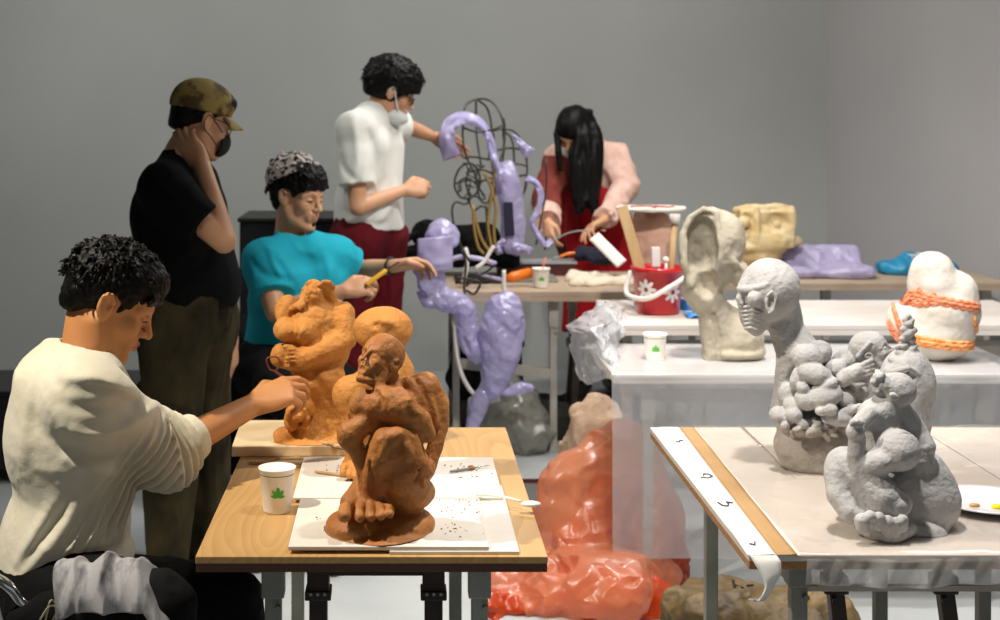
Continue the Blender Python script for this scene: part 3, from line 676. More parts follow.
s.e(350,434,13,11.5,13,dy=-.05,rot=22,k=.007); s.c([(347,440,8,-.05),(358,452,8.5,-.05),(364,468,8.5,-.045),(366,484,8,-.04)], .008)  # elbow and arm at left
s.c([(352,431,10,-.055),(364,424,10,-.05),(378,420,10,-.03)], .010)
s.e(363,404,14,15,15,dy=-.03,rot=10,k=.008); s.e(391,402,23,16,20,dy=-.045,rot=12,k=.008); s.c([(376,406,13,-.05),(400,410,14,-.055),(420,420,11,-.045),(427,434,9,-.035)], .010)  # chest and folded arm
s.c([(379,388,5,-.055),(386,398,6,-.075),(392,407,5,-.085)], .010); s.c([(398,390,5,-.05),(408,402,5.5,-.07),(417,414,5,-.07)], .008)
s.e(412,402,22,26,32,dy=.04,rot=-22,k=.02); s.e(424,386,14,14,22,dy=.03,k=.014)               # back and shoulder
s.c([(427,384,12,.02),(438,404,11,.02),(440,424,9,.01),(435,446,8.5,-.005),(429,466,8,-.02)], .010)  # right arm hanging down
s.c([(408,382,5,.0),(420,398,5,-.01),(428,414,4,-.01)], .008); s.c([(420,380,3.5,.0),(430,400,4,-.006),(436,424,4,-.008)], .006)
s.e(408,492,27,18,30,dy=.01,k=.016)
s.e(427,470,8,10,9,dy=-.035,rot=15,k=.006)                                  # hand on the hip
for i in range(4): s.c([(425+i*1.5,464+i*3,3.6,-.050),(419+i*.6,471+i*3.6,2.9,-.066),(422+i*.5,478+i*3,2.4,-.066)], .0028)
# carved hollows
s.c([(366,424,2.4,-.085),(374,420,3,-.11),(386,421,3.2,-.125),(400,424,3.2,-.12),(414,430,3,-.10),(423,442,2.6,-.075)], .006, True)
s.c([(364,444,2.4,-.09),(369,436,2.6,-.10),(372,426,2.4,-.10)], .006, True); s.c([(370,462,2,-.085),(372,476,2.2,-.085),(370,490,2,-.08)], .006, True)
s.c([(425,440,2.4,-.06),(424,456,2.6,-.06),(417,468,2.4,-.075)], .008, True); s.c([(405,378,1.6,-.02),(414,394,2,-.035),(424,412,2,-.035)], .006, True)
s.c([(422,468,1.8,-.085),(415,480,2,-.075),(421,490,1.6,-.07)], .005, True); s.c([(380,498,2,-.105),(396,507,2.6,-.10),(416,505,2.6,-.08),(428,496,2,-.05)], .006, True)
s.c([(376,392,2,-.07),(381,402,2.4,-.085),(378,412,2,-.085)], .006, True)
# head thrown back with an open mouth
f = Frame(s.p(380,362,-.015), (-.52,-.62,.42), (.25,.2,1), .47)
head(v, f, .008); f.e(v, .10,0,-.066,.014,.020,.013,.003,True); s.c([(383,372,9,.0),(392,386,12,.01)], .012)
for sg in (-1,1): f.e(v, .10,sg*.032,.004,.012,.016,.010,.004,True)
s.e(383,350,12,8,12,dy=.0,k=.010)
o = v.build('crouching_clay_figure', [M_CLAYD], disp=claydisp(.0006,60,.0018,17), flat_z=TZ+.0148)
tag(o, 'brown terracotta figure crouching on one big foot, nearest the front edge', 'clay sculpture')

# --- grey bust with bald head in profile
v = Vol(.0021); s = PX(v, 3.55)
s.e(770,288,30,30,32,k=.012)
s.c([(762,305,20,0),(756,315,15,0),(756,322,11,0)], .02)
s.c([(744,286,6,-.02),(746,300,9,-.015),(748,313,9,-.015),(751,323,8,-.01),(756,330,6,-.0)], .012)
s.c([(740,289,3.4,-.030),(747,290,3.4,-.044),(756,288,3,-.056),(766,285,2.4,-.064)], .006)               # brow
s.c([(741,293,3,-.03),(739,299,3.4,-.032),(741,303,3,-.034)], .005); s.e(755,299,8,8,7,dy=-.056,k=.004)      # snub nose, round closed eye
s.c([(747,293,1.8,-.062),(754,291,2,-.070),(763,294,1.6,-.074)], .004, True); s.c([(748,305,1.4,-.062),(756,308,1.6,-.070),(764,303,1.4,-.072)], .004, True)
for i in range(6): s.c([(763-i*1.2,308+i*4.4,1.0,-.052),(754-i*.6,306+i*4.3,1.7,-.050),(746-i*.1,307+i*4.3,1.8,-.042),(740+i*1.2,307.5+i*4.1,1.5,-.026)], .001)
for i in range(6): s.c([(760-i*1.0,310.2+i*4.3,.9,-.062),(752-i*.6,308.2+i*4.3,1.1,-.058),(744,309.2+i*4.3,1.1,-.050),(738+i,309.6+i*4.1,1.1,-.030)], .001, True)
s.e(771,303,5.6,11,5,dy=-.070,rot=10,k=.004); s.e(771,302,3,7.5,3.5,dy=-.082,rot=10,k=.002,neg=True); s.c([(768,296,1.7,-.08),(772,292,1.8,-.083),(776,298,1.8,-.083),(774,310,1.7,-.08),(770,313,2,-.078)], .003)
s.c([(763,296,1.8,-.072),(762,306,2,-.07),(764,316,1.6,-.07)], .005, True); s.e(765,330,1.3,1.3,2.5,dy=-.058,k=.002,neg=True)
s.c([(784,312,17,.02),(788,332,17,.02),(799,352,21,.01),(812,378,26,.02)], .02)    # neck and shoulders
s.c([(779,330,9,-.01),(786,355,9,-.01),(783,385,9,0),(782,412,12,0)], .02)
s.c([(798,362,20,.03),(797,400,22,.03),(808,440,30,.02)], .02); s.c([(840,380,22,.04),(838,420,26,.03)], .02)
for a in ((808,358,15,14,14,-.05,20),(820,352,12,12,12,-.03,0),(845,362,13,12,12,-.02,10),(836,368,11,9,10,-.05,-10),(815,374,17,11,13,-.075,15),
          (799,378,8,14,9,-.055,15),(823,396,19,12,15,-.085,-12),(806,400,12,10,12,-.08,20),(845,399,10,11,11,-.07,-30),(858,392,11,9,10,-.04,0),
          (792,405,9,7,9,-.07,0),(779,415,10,9,11,-.06,10),(793,414,9,8,10,-.08,0),(830,409,7,6,7,-.11,0),(821,411,6,5,6,-.11,0),(838,418,17,8,12,-.09,10),
          (852,384,9,7,9,-.05,20),(828,384,10,6,9,-.09,-30),(803,388,7,6,7,-.085,30),(858,407,9,7,9,-.05,0)):
    s.e(a[0],a[1],a[2],a[3],a[4],dy=a[5],rot=a[6],k=.005)
for i in range(5): s.c([(826+i*6,420-i*2,3.6,-.10),(840+i*5,412-i*1.5,2.8,-.10)], .004)
s.c([(843,380,7,-.075),(852,374,8,-.085),(858,370,7,-.085)], .006)                # hand of the lump figure
for i in range(4): s.c([(858,368+i*3,2.9,-.09),(866+i,363+i*3.8,2.5,-.093),(872+i*.6,360+i*4.6,2.0,-.088)], .002)
s.c([(850,380,3,-.09),(857,385,2.6,-.095),(864,384,2.2,-.09)], .002)
f = Frame(s.p(872,352,-.04), (.66,-.35,.38), (-.2,-.1,1), .42); head(v, f, .0); s.c([(868,360,8,-.03),(862,374,9,-.02),(858,385,10,-.01)], .010)
for i in range(3): s.c([(858+i*3,356-i*3,2.4,-.065),(864+i*3,349-i*3,2,-.07)], .002)
s.e(815,445,41,27,36,dy=.0,k=.010); s.e(816,460,36,19,33,k=.01); s.c([(842,392,14,.0),(852,410,14,.0),(850,432,14,.0)],.01); s.e(855,378,13,12,14,dy=.0,k=.006); s.e(788,396,10,13,10,dy=-.035,k=.008); s.e(850,425,12,9,12,dy=-.05,k=.006); s.e(808,424,30,11,26,dy=-.03,rot=-5,k=.006)         # rough block
for i in range(26): s.e(random.uniform(782,842),random.uniform(418,436),random.uniform(3,7),random.uniform(2,5),4.5,dy=random.uniform(-.095,-.075),rot=random.uniform(-60,60),k=.003)
s.c([(797,436,1.6,-.105),(815,437,2.2,-.11),(832,441,2.6,-.1),(848,438,2,-.08)], .006, True); s.c([(790,428,1.3,-.1),(805,430,1.8,-.11),(822,427,1.5,-.11)], .004, True)
s.c([(786,452,1.2,-.1),(806,459,1.3,-.11),(835,456,1.2,-.1)], .004, True)
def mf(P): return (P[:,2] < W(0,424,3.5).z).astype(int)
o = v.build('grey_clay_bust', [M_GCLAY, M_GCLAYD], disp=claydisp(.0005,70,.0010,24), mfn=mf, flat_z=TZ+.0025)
tag(o, 'grey clay bust with a bald bearded head in profile above a cluster of small bodies', 'clay sculpture')

# --- egg with a knobbly top
v = Vol(.0028); s = PX(v, 3.40)
s.e(907,388,28.5,41,29,k=.015); s.e(906,420,25,30,26,k=.02); s.e(907,455,24,18,24,k=.02)
s.c([(906,356,12,0),(907,345,8,0),(908,335,6,0),(908,322,4,0)], .008)
for a in ((900,353,5),(911,349,5),(904,346,4.5),(914,355,4),(893,360,5),(903,339,4),(912,340,4),(908,333,6.2),(904,329,4),(913,330,4),(908,324,5),(905,319,3.2),(911,321,3.4),(908,316,3),(915,346,3),(898,347,3.5)):
    s.e(a[0],a[1],a[2]*1.1,a[2]*.8,a[2],dy=-.015,rot=random.uniform(-40,40),k=.003)
s.c([(893,372,3,-.055),(908,368,3,-.062),(918,374,3,-.055)], .006); s.e(901,378,5,3,4,dy=-.062,k=.006)
o = v.build('grey_clay_egg', M_GCLAY, disp=claydisp(.0005,60,.0012,18), flat_z=TZ+.0025)
tag(o, 'grey egg-shaped clay form topped by a knobbly stalk, behind the nearest grey figure', 'clay sculpture')

# --- the nearest grey figure
v = Vol(.0024); s = PX(v, 3.03)
s.e(899,390,17,16.5,16,dy=.0,k=.008); s.c([(893,388,13,-.0),(884,385,10,-.005),(879,387,7,-.0)], .014)       # head, face to the left
s.e(874,382,4,3,5,dy=-.01,k=.004); s.e(879,376,6,4,8,dy=-.01,rot=-20,k=.006); s.e(877,391,5,3.4,6,dy=-.01,k=.004); s.e(882,382,3,2.5,4,dy=-.045,k=.003,neg=True)
s.e(894,396,5,3.2,3,dy=-.042,rot=30,k=.003); s.e(894,396,2.6,1.5,2,dy=-.051,rot=30,k=.002,neg=True)
s.c([(889,400,10,.0),(884,410,13,.0)], .012)
s.c([(881,415,17,.0),(884,430,21,.01),(893,446,22,.0)], .015); s.e(868,415,10,13,14,dy=.0,rot=20,k=.012)                 # back
s.c([(904,412,10,.01),(915,430,12,.01),(923,447,12,-.005),(922,460,10,-.01)], .010)                            # far side flank and arm
s.e(898,450,21,20,21,dy=-.055,k=.007); s.e(879,460,14,11,16,dy=-.060,rot=-20,k=.008); s.c([(897,452,17,-.04),(880,462,11,-.06),(868,466,8,-.06)], .012); s.e(880,442,15,22,18,dy=.015,k=.01); s.e(896,478,13,9,16,dy=.01,k=.01)  # thigh and buttock
s.c([(868,415,8,-.03),(859,424,8,-.04),(854,432,8,-.045)], .010); s.e(856,430,8,9,9,dy=-.05,k=.006)                  # fist at the chest
for i in range(4): s.e(852+i*3.2,423+(i%2),2.6,4,3,dy=-.068,k=.002)
s.c([(857,440,8.5,-.04),(856,455,9,-.045),(861,467,7.5,-.05)], .008)                                     # forearm
s.c([(848,440,1.4,-.08),(866,442,2.2,-.075),(876,452,2.2,-.075)], .005, True); s.c([(863,420,2,-.075),(868,436,2.6,-.07),(862,446,2,-.075)], .006, True)
s.c([(893,400,1.4,-.05),(903,404,1.8,-.04),(912,408,1.6,-.03)], .004, True)
# the great folded legs beneath
s.e(893,494,58,40,40,dy=.055,k=.02); s.e(922,490,33,44,34,dy=.035,rot=-14,k=.02); s.e(931,500,26,30,34,dy=.03,k=.02)
s.c([(846,464,17,.0),(862,478,19,-.03),(882,496,19,-.06),(897,503,15,-.07)], .012)                         # upper thick limb
s.e(843,466,18,17,20,dy=.0,rot=-30,k=.012); s.c([(836,476,12,-.01),(839,496,12,-.03),(850,511,12,-.05),(862,518,10,-.06)], .012)

s.c([(842,484,2.5,-.075),(850,500,1.8,-.09),(858,511,1.5,-.1)], .006, True); s.c([(866,511,1.6,-.12),(884,517,1.8,-.13),(902,514,1.8,-.12)], .005, True)
s.e(885,527,30,13,26,dy=-.045,k=.010)
s.c([(886,399,1.6,-.05),(893,404,1.8,-.05),(903,406,1.8,-.04)], .004, True); s.c([(884,428,1.6,-.085),(898,430,1.8,-.085),(912,436,1.6,-.06)], .006, True)
s.c([(852,474,1.8,-.085),(846,486,2.0,-.085),(850,498,1.8,-.09),(860,507,1.8,-.10)], .006, True); s.c([(904,498,2.2,-.09),(912,508,2.2,-.085),(910,520,2,-.085)], .008, True)
for x, y, r in ((862,520,7),(870,516,5.5),(879,518,5.8),(888,522,6.2),(896,523,5.6),(903,520,5.2)): s.c([(x*.5+442,528,6,-.07),(x,y,r,-.105),(x,y+8,r*.85,-.10)], .0025)
s.e(890,535,15,8,14,dy=-.075,k=.006); s.e(920,530,26,14,30,dy=.0,k=.014)
o = v.build('crouching_grey_figure', M_GCLAY, disp=claydisp(.0006,60,.0016,18), flat_z=TZ+.0025)
tag(o, 'grey clay figure of curled-up limbs with a small smooth head, nearest the table edge', 'clay sculpture')

# ---------------------------------------------------------------- plaster pieces
# hollow torso shell
v = Vol(.0045); s = PX(v, 5.06)
s.e(709,250,31,44,28,k=.02); s.e(727,236,17,27,24,dy=.01,rot=-12,k=.02); s.c([(700,290,18,.0),(714,310,16,0),(722,350,18,0)], .02); s.e(737,272,11,14,18,k=.01)
s.c([(708,306,7,-.02),(711,335,7,-.02),(712,358,8,-.02)], .008)
s.c([(722,315,13,.0),(742,325,14,.01),(746,350,17,.0)], .02); s.e(737,338,26,22,24,k=.02); s.e(735,352,29,9,26,k=.012)
s.e(701,248,17,34,26,dy=-.08,rot=4,k=.008,neg=True); s.e(707,284,13,16,20,dy=-.075,rot=-10,k=.01,neg=True)
s.e(741,240,10,40,14,dy=.0,rot=-30,k=.01) if False else None
s.c([(716,213,3,-.055),(719,232,3.2,-.075),(722,250,3.4,-.08),(732,262,3.2,-.07),(744,272,3,-.05)], .006)
s.c([(716,213,2.6,-.05),(704,209,3,-.05),(690,217,3,-.05),(683,233,3,-.055),(684,262,3,-.06),(690,283,3,-.06)], .006)
s.e(703,234,9,12,6,dy=.005,k=.014); s.e(697,254,7,10,6,dy=.008,k=.014); s.e(709,264,7,10,6,dy=.0,k=.014)
s.c([(714,316,1.6,-.05),(718,336,2.2,-.055),(718,357,1.6,-.06)], .010, True)
o = v.build('hollow_plaster_torso', M_PLAST, disp=claydisp(.003,34,.005,12), flat_z=TZ+.001)
tag(o, 'hollow olive-grey plaster torso mould with an open front on the middle table', 'plaster sculpture')
# chunk of cream plaster mould
v = Vol(.006); s = PX(v, 7.52)
s.e(762,238,29,22,27,k=.01); s.c([(735,210,3,-.05),(748,208,3.5,-.07),(775,207,3.5,-.07),(791,209,3,-.05)], .01); s.c([(734,244,4,-.05),(750,248,4.5,-.1),(778,246,4.5,-.1),(797,241,4,-.03)], .01)
v.box(s.p(764,228), (s.m(27), s.m(20), s.m(19)), None, .015, .01); s.e(760,254,22,14,22,k=.015)
s.e(746,228,9,17,14,dy=-.13,rot=10,k=.012,neg=True); s.e(780,222,13,10,11,dy=-.125,rot=15,k=.012,neg=True); s.c([(757,208,3.5,-.1),(758,230,3.2,-.115),(757,247,3.2,-.11)], .01)
s.e(770,238,11,7,7,dy=-.085,rot=35,k=.006); s.e(785,230,8,8,6,dy=-.070,rot=-30,k=.006); s.e(776,224,5,5,5,dy=-.070,k=.006); s.e(746,236,7,6,6,dy=-.075,k=.006); s.e(743,222,5,7,6,dy=-.06,k=.006); s.e(744,222,6,5,5,dy=-.09,k=.01); s.e(780,240,8,5,6,dy=-.09,k=.01)
o = v.build('plaster_mould_block', M_PLASTC, disp=claydisp(.004,30,.008,10), flat_z=TZ+.001)
tag(o, 'blocky cream plaster mould with knobbly hollows on the far table', 'plaster sculpture')
# strapped plaster
v = Vol(.0045); s = PX(v, 5.04)
s.e(932,268,20,17,20,k=.02); s.e(934,285,26,22,26,k=.03); s.e(944,312,36,30,33,k=.03); s.e(939,335,35,26,32,k=.03); s.e(958,290,18,18,22,k=.03); s.e(900,322,13,18,18,k=.02)
body = root('strapped_plaster_torso', s.p(938,360), 'white plaster torso bound with orange rope-like straps on the middle table', 'plaster sculpture')
o = v.build('torso', M_PLASTW, body, disp=claydisp(.0015,36,.003,12), flat_z=TZ+.001)
M_STRAP = mat('orange_strap', 'd2683a', .8, col2='e8a27c', cs=60, bump=.6, bs=120, lo=.35, hi=.7)
M_STRAPY = mat('orange_yellow_strap', 'd5741f', .8, col2='e9b27a', cs=60, bump=.6, bs=120, lo=.35, hi=.7)
def strap(pts, r, m, twist=True):
    # follows the front of the torso
    from mathutils.bvhtree import BVHTree
    me = o.data; bv = BVHTree.FromPolygons([v_.co+ORG[body.name] for v_ in me.vertices], [tuple(p.vertices) for p in me.polygons])
    P = []
    for q in curve_pts([Vector((x,y,0)) for x,y in pts], 10):
        d = (W(q.x,q.y,5)-Vector((0,0,EYE))).normalized(); h = bv.ray_cast(Vector((0,0,EYE)), d)[0]
        if h is None: h, n_, _, _ = bv.find_nearest(W(q.x,q.y,5.03))
        P.append(h-d*.002)
    b = MB()
    for j in range(3):
        off = (j-1)*r*1.25; b.tube([p+Vector((0,-.003*(j == 1)+.002*math.sin(i*1.3+j*2),off+.0015*math.sin(i*1.3+j*2))) for i,p in enumerate(P)], r*.85, 8)
    return b.build('strap', m, body, True)
strap([(901,297),(915,295),(930,299),(950,303),(966,306),(979,308)], .0085, M_STRAP); strap([(899,300),(915,303),(930,303),(948,300)], .006, M_STRAP)
strap([(918,290),(924,296),(929,301),(935,295)], .007, M_STRAP)
strap([(906,338),(920,341),(940,344),(960,346),(974,345)], .0085, M_STRAPY); strap([(889,322),(894,332),(902,342)], .008, M_STRAP); strap([(893,306),(898,322),(904,336)], .007, M_STRAP); strap([(974,318),(977,330)], .006, M_STRAPY)
# ---------------------------------------------------------------- the five people
M_SKIN = mat('skin_warm', 'c08752', .5, col2='b5743f', cs=9, bump=.15, bs=150, sss=.12, lo=.3, hi=.8)
M_SKIN2 = mat('skin_light', 'cfa07c', .5, col2='c48c66', cs=9, bump=.15, bs=150, sss=.1, lo=.3, hi=.8)
M_LIP = mat('lip_skin', '9a5a40', .5)
M_LIP2 = mat('lip_skin_light', 'b57d66', .5)
M_HAIR = mat('black_hair', '050404', .5, col2='0d0b0a', cs=60, stretch=(1,1,.25), bump=.6, bs=160, spec=.16)
M_BROW = mat('brow_hair', '120d0a', .8)
M_SWEAT = mat('cream_knit', 'd8d2bd', .95, col2='cfc8b0', cs=7, bump=.55, bs=330, bump2=.3, bs2=60, sheen=.2, spec=.2)
M_TEAL = mat('turquoise_cotton', '1fa3b8', .9, col2='1c98ae', cs=7, bump=.4, bs=200, spec=.2)
M_TEE = mat('white_cotton', 'dcdcd4', .9, bump=.4, bs=200, spec=.2)
M_BLK = mat('black_cotton', '08080a', .92, bump=.4, bs=200, spec=.15)
M_OLIVE = mat('olive_trouser_cloth', '453d26', .9, col2='221d11', cs=6, bump=.5, bs=160, spec=.2)
M_DARKT = mat('black_trouser_cloth', '0c0b0c', .9, bump=.5, bs=160, spec=.2)
M_REDC = mat('dark_red_cloth', '5c0a15', .85, col2='4c0811', cs=6, bump=.4, bs=160, spec=.2)
M_REDA = mat('red_apron_cloth', 'b3131f', .85, col2='a01019', cs=6, bump=.4, bs=160, spec=.2)
M_PINK = mat('pale_pink_fleece', 'd9b9ab', .95, col2='cca596', cs=20, bump=.7, bs=120, spec=.15)
M_MAROON = mat('maroon_sleeve', '7d3a30', .9, col2='6d2f28', cs=14, bump=.5, bs=120, spec=.2)
M_SHOE = mat('black_shoe', '0b0b0b', .5)
M_GREYC = mat('pale_grey_denim', 'a3a2a4', .95, col2='3a393b', cs=9, stretch=(3,1,1), bump=.6, bs=140, lo=.5, hi=.68, spec=.2)
def axR(d):
    d = Vector(d).normalized(); a = d.orthogonal().normalized(); b = d.cross(a); return np.array([[d[i],a[i],b[i]] for i in range(3)])
def folds(f, amp, st=(1,1,1), seed=0., extra=0.): return lambda P: wrinkle(P, f, amp, st, seed)+wrinkle(P, f*2.3, amp*.35, st, seed+4)
def lipfn(f):
    o = np.array(f.o); R = f.R; s = f.s
    def g(P):
        Q = ((P-o) @ R)/s; return ((np.abs(Q[:,1]) < .026*(1-np.abs(Q[:,2]+.0635)/.03)) & (Q[:,0] > .088) & (np.abs(Q[:,2]+.0635) < .0105)).astype(int)
    return g
def eyebrows(f, par):
    for sg in (-1,1):
        v = Vol(.002 if f.s > .9 else .0025); f.c(v, [(.096,sg*.014,.021,.0028),(.090,sg*.034,.028,.0035),(.072,sg*.054,.021,.0022)], .004); v.build('eyebrow', M_BROW, par)
        v = Vol(.002); f.c(v, [(.0925,sg*.018,.0005,.0016),(.0935,sg*.030,.0015,.0026),(.084,sg*.046,.0,.0016)], .003); v.build('eye', M_BROW, par)
def hair_cap(f, par, lift=.02, cut=(.105,0,-.080,.118,.2,.120), low=-.055, n=220, length=.03, h=.003, seed=1, amp=.004, name='hair', m=None, fringe=.02, rr=.005):
    v = Vol(h); f.e(v, -.014,0,.046, .100+lift,.080+lift*.8,.088+lift, .02)
    f.e(v, .05,0,.085, .055,.062,.035+lift*.5, .03); f.e(v, -.075,0,-.02, .035,.055,.05, .03)
    rnd = random.Random(seed)
    for _ in range(n):
        th = rnd.uniform(-math.pi, math.pi); ph = rnd.uniform(-.35, 1.5); ct = math.cos(ph)
        if math.cos(th) > .1 and ph < .45: continue
        if abs(math.cos(th)) < .6 and ph < .0: continue
        a = (-.014+(.098+lift*.7)*ct*math.cos(th), (.078+lift*.6)*ct*math.sin(th), .046+(.086+lift*.7)*math.sin(ph))
        fl = (.7*math.cos(th)+.5, .5*math.sin(th), -.35-.4*(1-math.sin(max(ph,0)))) ; L = length*rnd.uniform(.5,1.2)
        b = [a[i]+fl[i]*L*.5+rnd.uniform(-.006,.006)+(a[i]-(0,0,.04)[i])*.10 for i in range(3)]; c = [b[i]+fl[i]*L*.6+rnd.uniform(-.010,.010)+(0,0,-.004)[i] for i in range(3)]
        f.c(v, [(*a,rr),(*b,rr*.75),(*c,rr*.3)], .004)
    for sg in (-1,1): f.e(v, .004,sg*.088,-.004, .027,.028,.037, .004, True)
    x,y,z,a,b,c = cut; f.e(v, x,y,z,a,b,c, .006, True); v.box(f.p(0,0,low-.1), np.array((.3,.3,.1))*f.s, f.R, .01, .012, True)
    if fringe:
        for _ in range(int(n*.25)):
            y = rnd.uniform(-.06,.06); a = (.078-abs(y)*.25,y,.078); b = (.104-abs(y)*.35,y*1.05+rnd.uniform(-.006,.006),.055); c = (.108-abs(y)*.4-.010,y*1.1+rnd.uniform(-.01,.01),.055-fringe*rnd.uniform(.4,1.3))
            f.c(v, [(*a,rr),(*b,rr*.8),(*c,rr*.35)], .004)
    return v.build(name, m or M_HAIR, par, disp=lambda P: amp*noise(P, 90)+amp*.6*noise(P, 190))

# ---- the seated sculptor
Y0 = 3.33; P_ = lambda x, y, d=0: W(x, y, Y0+d)
hf = Frame(W(110,302,3.40), (.87,.14,-.48), (0,0,1), .99)
J = dict(n=P_(84,362,.03), sr=P_(84,402,-.14), sl=P_(88,396,.17), er=P_(166,452,.0), wr=P_(255,404,.19), el=P_(82,485,.22), wl=P_(100,560,.12),
         hr=P_(60,596,-.09), hl=P_(60,594,.10), kr=W(160,606,3.02), kl=W(232,598,3.42), ar=W(150,790,3.05), al=W(245,770,3.5), tr=W(195,800,3.05)+V(0,0,.0), tl=W(300,775,3.5))
for k in ('ar','al'): J[k].z = .09
J['tr'] = J['ar']+V(.17,0,-.05); J['tl'] = J['al']+V(.17,0,-.05)
fg = Fig(J, hf); sit = root('person', (J['hr'].x, J['hr'].y+.09, 0), 'seated young man in a cream sweater working on the clay torso with a wire tool', 'person')
v = Vol(.0030); fg.skin(v); head(v, hf)
d = V(.84,.34,.30); tips = hand(v, J['wr'], d, (.20,.72,-.62), 1, (.45,.60,.75,.9), .9, 1.0, .14)
hand(v, J['wl'], (.8,-.2,-.3), (0,0,-1), -1, (.3,.3,.3,.3), .3)
body = v.build('body', [M_SKIN, M_LIP], sit, mfn=lipfn(hf)); eyebrows(hf, sit)
hair_cap(hf, sit, .008, n=760, length=.020, seed=3, h=.0024, amp=.002, rr=.0034, fringe=.014, cut=(.106,0,-.076,.106,.2,.118), low=-.058)
v = Vol(.0040, .034)
fg.torso(v, .022); v.ell(P_(56,430,.02), (.100,.17,.16), None, .05); v.ell(P_(62,535,.02), (.122,.17,.13), None, .05); v.ell(P_(92,560,.0), (.080,.14,.06), None, .04)
v.ell(P_(56,385,.02), (.085,.15,.09), None, .05)
fg.armc(v, 'r', 0, 1.0, .020, .03, (.064,.058,.050,.04,.03)); fg.armc(v, 'l', 0, 1.9, .022)
e, w = J['er'], J['wr']; ud = (e-J['sr']).normalized(); fd = (w-e).normalized()
v.chain([e-ud*.09+V(0,0,-.012), e+V(0,0,-.010), e.lerp(w,.10), e.lerp(w,.30)], [.070,.073,.062,.050], .02)
v.cyl(e.lerp(w,.32), e.lerp(w,.32)+fd*.1, .1, .004, True)
FL = []
def fl(pts, amp, wd): FL.append(([P_(*p) for p in pts], amp, wd))
for pts, a_ in (([(66,372,-.12),(96,376,-.20),(124,390,-.19),(148,410,-.13)],.016), ([(60,400,-.19),(88,408,-.215),(116,408,-.20),(142,402,-.14)],-.010), ([(66,426,-.20),(94,436,-.21),(122,432,-.19),(150,414,-.13)],.016),
                ([(64,446,-.19),(94,456,-.19),(124,452,-.16)],-.012), ([(70,458,-.18),(96,472,-.18),(122,476,-.14)],.010), ([(88,490,-.155),(66,524,-.165),(42,552,-.155),(14,584,-.11)],.013), ([(70,498,-.165),(50,530,-.165),(24,566,-.13)],-.010),
                ([(54,504,-.17),(34,536,-.16),(18,566,-.11)],.011), ([(128,540,.0),(98,550,-.10),(64,560,-.15),(30,586,-.13)],-.011), ([(128,550,.0),(98,562,-.10),(62,576,-.15),(28,594,-.13)],.013), ([(128,560,.02),(96,574,-.09),(60,590,-.14)],-.008),
                ([(50,350,.02),(42,380,-.03),(34,420,-.07),(30,470,-.10)],.010), ([(104,366,.02),(124,388,.0),(142,408,-.05)],.012), ([(118,480,-.09),(112,520,-.07),(116,545,-.04)],-.008), ([(88,474,-.16),(84,510,-.155),(78,540,-.15)],-.006),
                ([(72,350,-.04),(88,366,-.09),(100,380,-.13)],.007), ([(60,362,-.08),(70,384,-.15)],-.006)): fl(pts, a_*1.0, .015)
FLD = foldlines(FL)
def sleevef(P):
    a, b = np.array(e-ud*.14), np.array(w); c = np.array(e)
    t1 = (P-np.array(e)) @ np.array(fd); t0 = (P-np.array(e)) @ np.array(ud)
    q = np.where(t1 > -.02, t1, t0); rad = np.linalg.norm(P-np.array(e)-np.outer(t1, np.array(fd)), axis=1); near = np.exp(-np.maximum(rad-.08,0)**2/.0008)*np.exp(-np.maximum(np.abs(q+.0)-.11,0)**2/.0006)
    near = near*np.clip((.075-t1)/.02, 0, 1)
    ph = q/.0235*6.283+2.2*noise(P, 9)+P[:,2]*22
    return near*(.0085*np.sin(ph)+.002*np.sin(ph*2.1))
# ribbed collar and hem
for i in range(25):
    a = 2*math.pi*i/24; c = J['n']+V(-.006,0,.006); p0 = c+V(.070*math.cos(a), .074*math.sin(a), -.030*math.cos(a)); a2 = 2*math.pi*(i+1)/24
    if i < 24: v.chain([p0, c+V(.070*math.cos(a2), .074*math.sin(a2), -.030*math.cos(a2))], [.010,.010], .012)
v.cyl(J['n']+V(0,0,.012), J['n']+V(.02,0,.12), .062, .006, True)
v.cyl(P_(35,604,.02), P_(60,760,.02), .42, .012, True)
v.build('sweater', M_SWEAT, sit, disp=lambda P: wrinkle(P, 7, .0040, (1,1,1.6))+.0008*noise(P, 60)+FLD(P)+sleevef(P))
v = Vol(.005); fg.torso(v, .012) if False else None
for sd in 'lr': fg.legc(v, sd, .012, k=.04)
v.chain([J['hr'],J['hl']], [.115,.115], .05); v.chain([P_(52,575,-.04),P_(52,575,.06)], [.10,.10], .05)
v.build('trousers', M_DARKT, sit, disp=folds(11,.006))
for sd in 'lr':
    v = Vol(.004); a, t = J['a'+sd], J['t'+sd]; v.chain([a+V(-.03,0,-.045), a+V(.02,0,-.04), t+V(.02,0,0)], [.042,.045,.036], .02); v.build('shoe', M_SHOE, sit, flat_z=.002)
# pale cloth over the near knee
CN = np.array
def cloth(u, v_):
    a = (u-.5); b = (v_-.5); c = J['kr']+V(-.075,.0,.012)
    q = np.array([[u*1.0,v_*.5,0.]]); fz = float(wrinkle(q, 3.5, 1., (1.3,.7,1))[0]); f2 = float(wrinkle(q, 11., 1., (1.3,.5,1), 3.)[0])
    ang = b*3.6-.25; r = .081+.011*fz+.004*f2
    return c+V(a*.25+.01*math.sin(v_*8), 0, 0)+V(0, -math.sin(ang)*r*1.05, math.cos(ang)*r)+V(0,0,-.35*max(0,a-.18)-.12*max(0,-a-.36))
tag(sheet('grey_cloth', cloth, 90, 90, M_GREYC, None, .003), 'crumpled pale grey cloth lying over the knee of the seated sculptor', 'cloth')
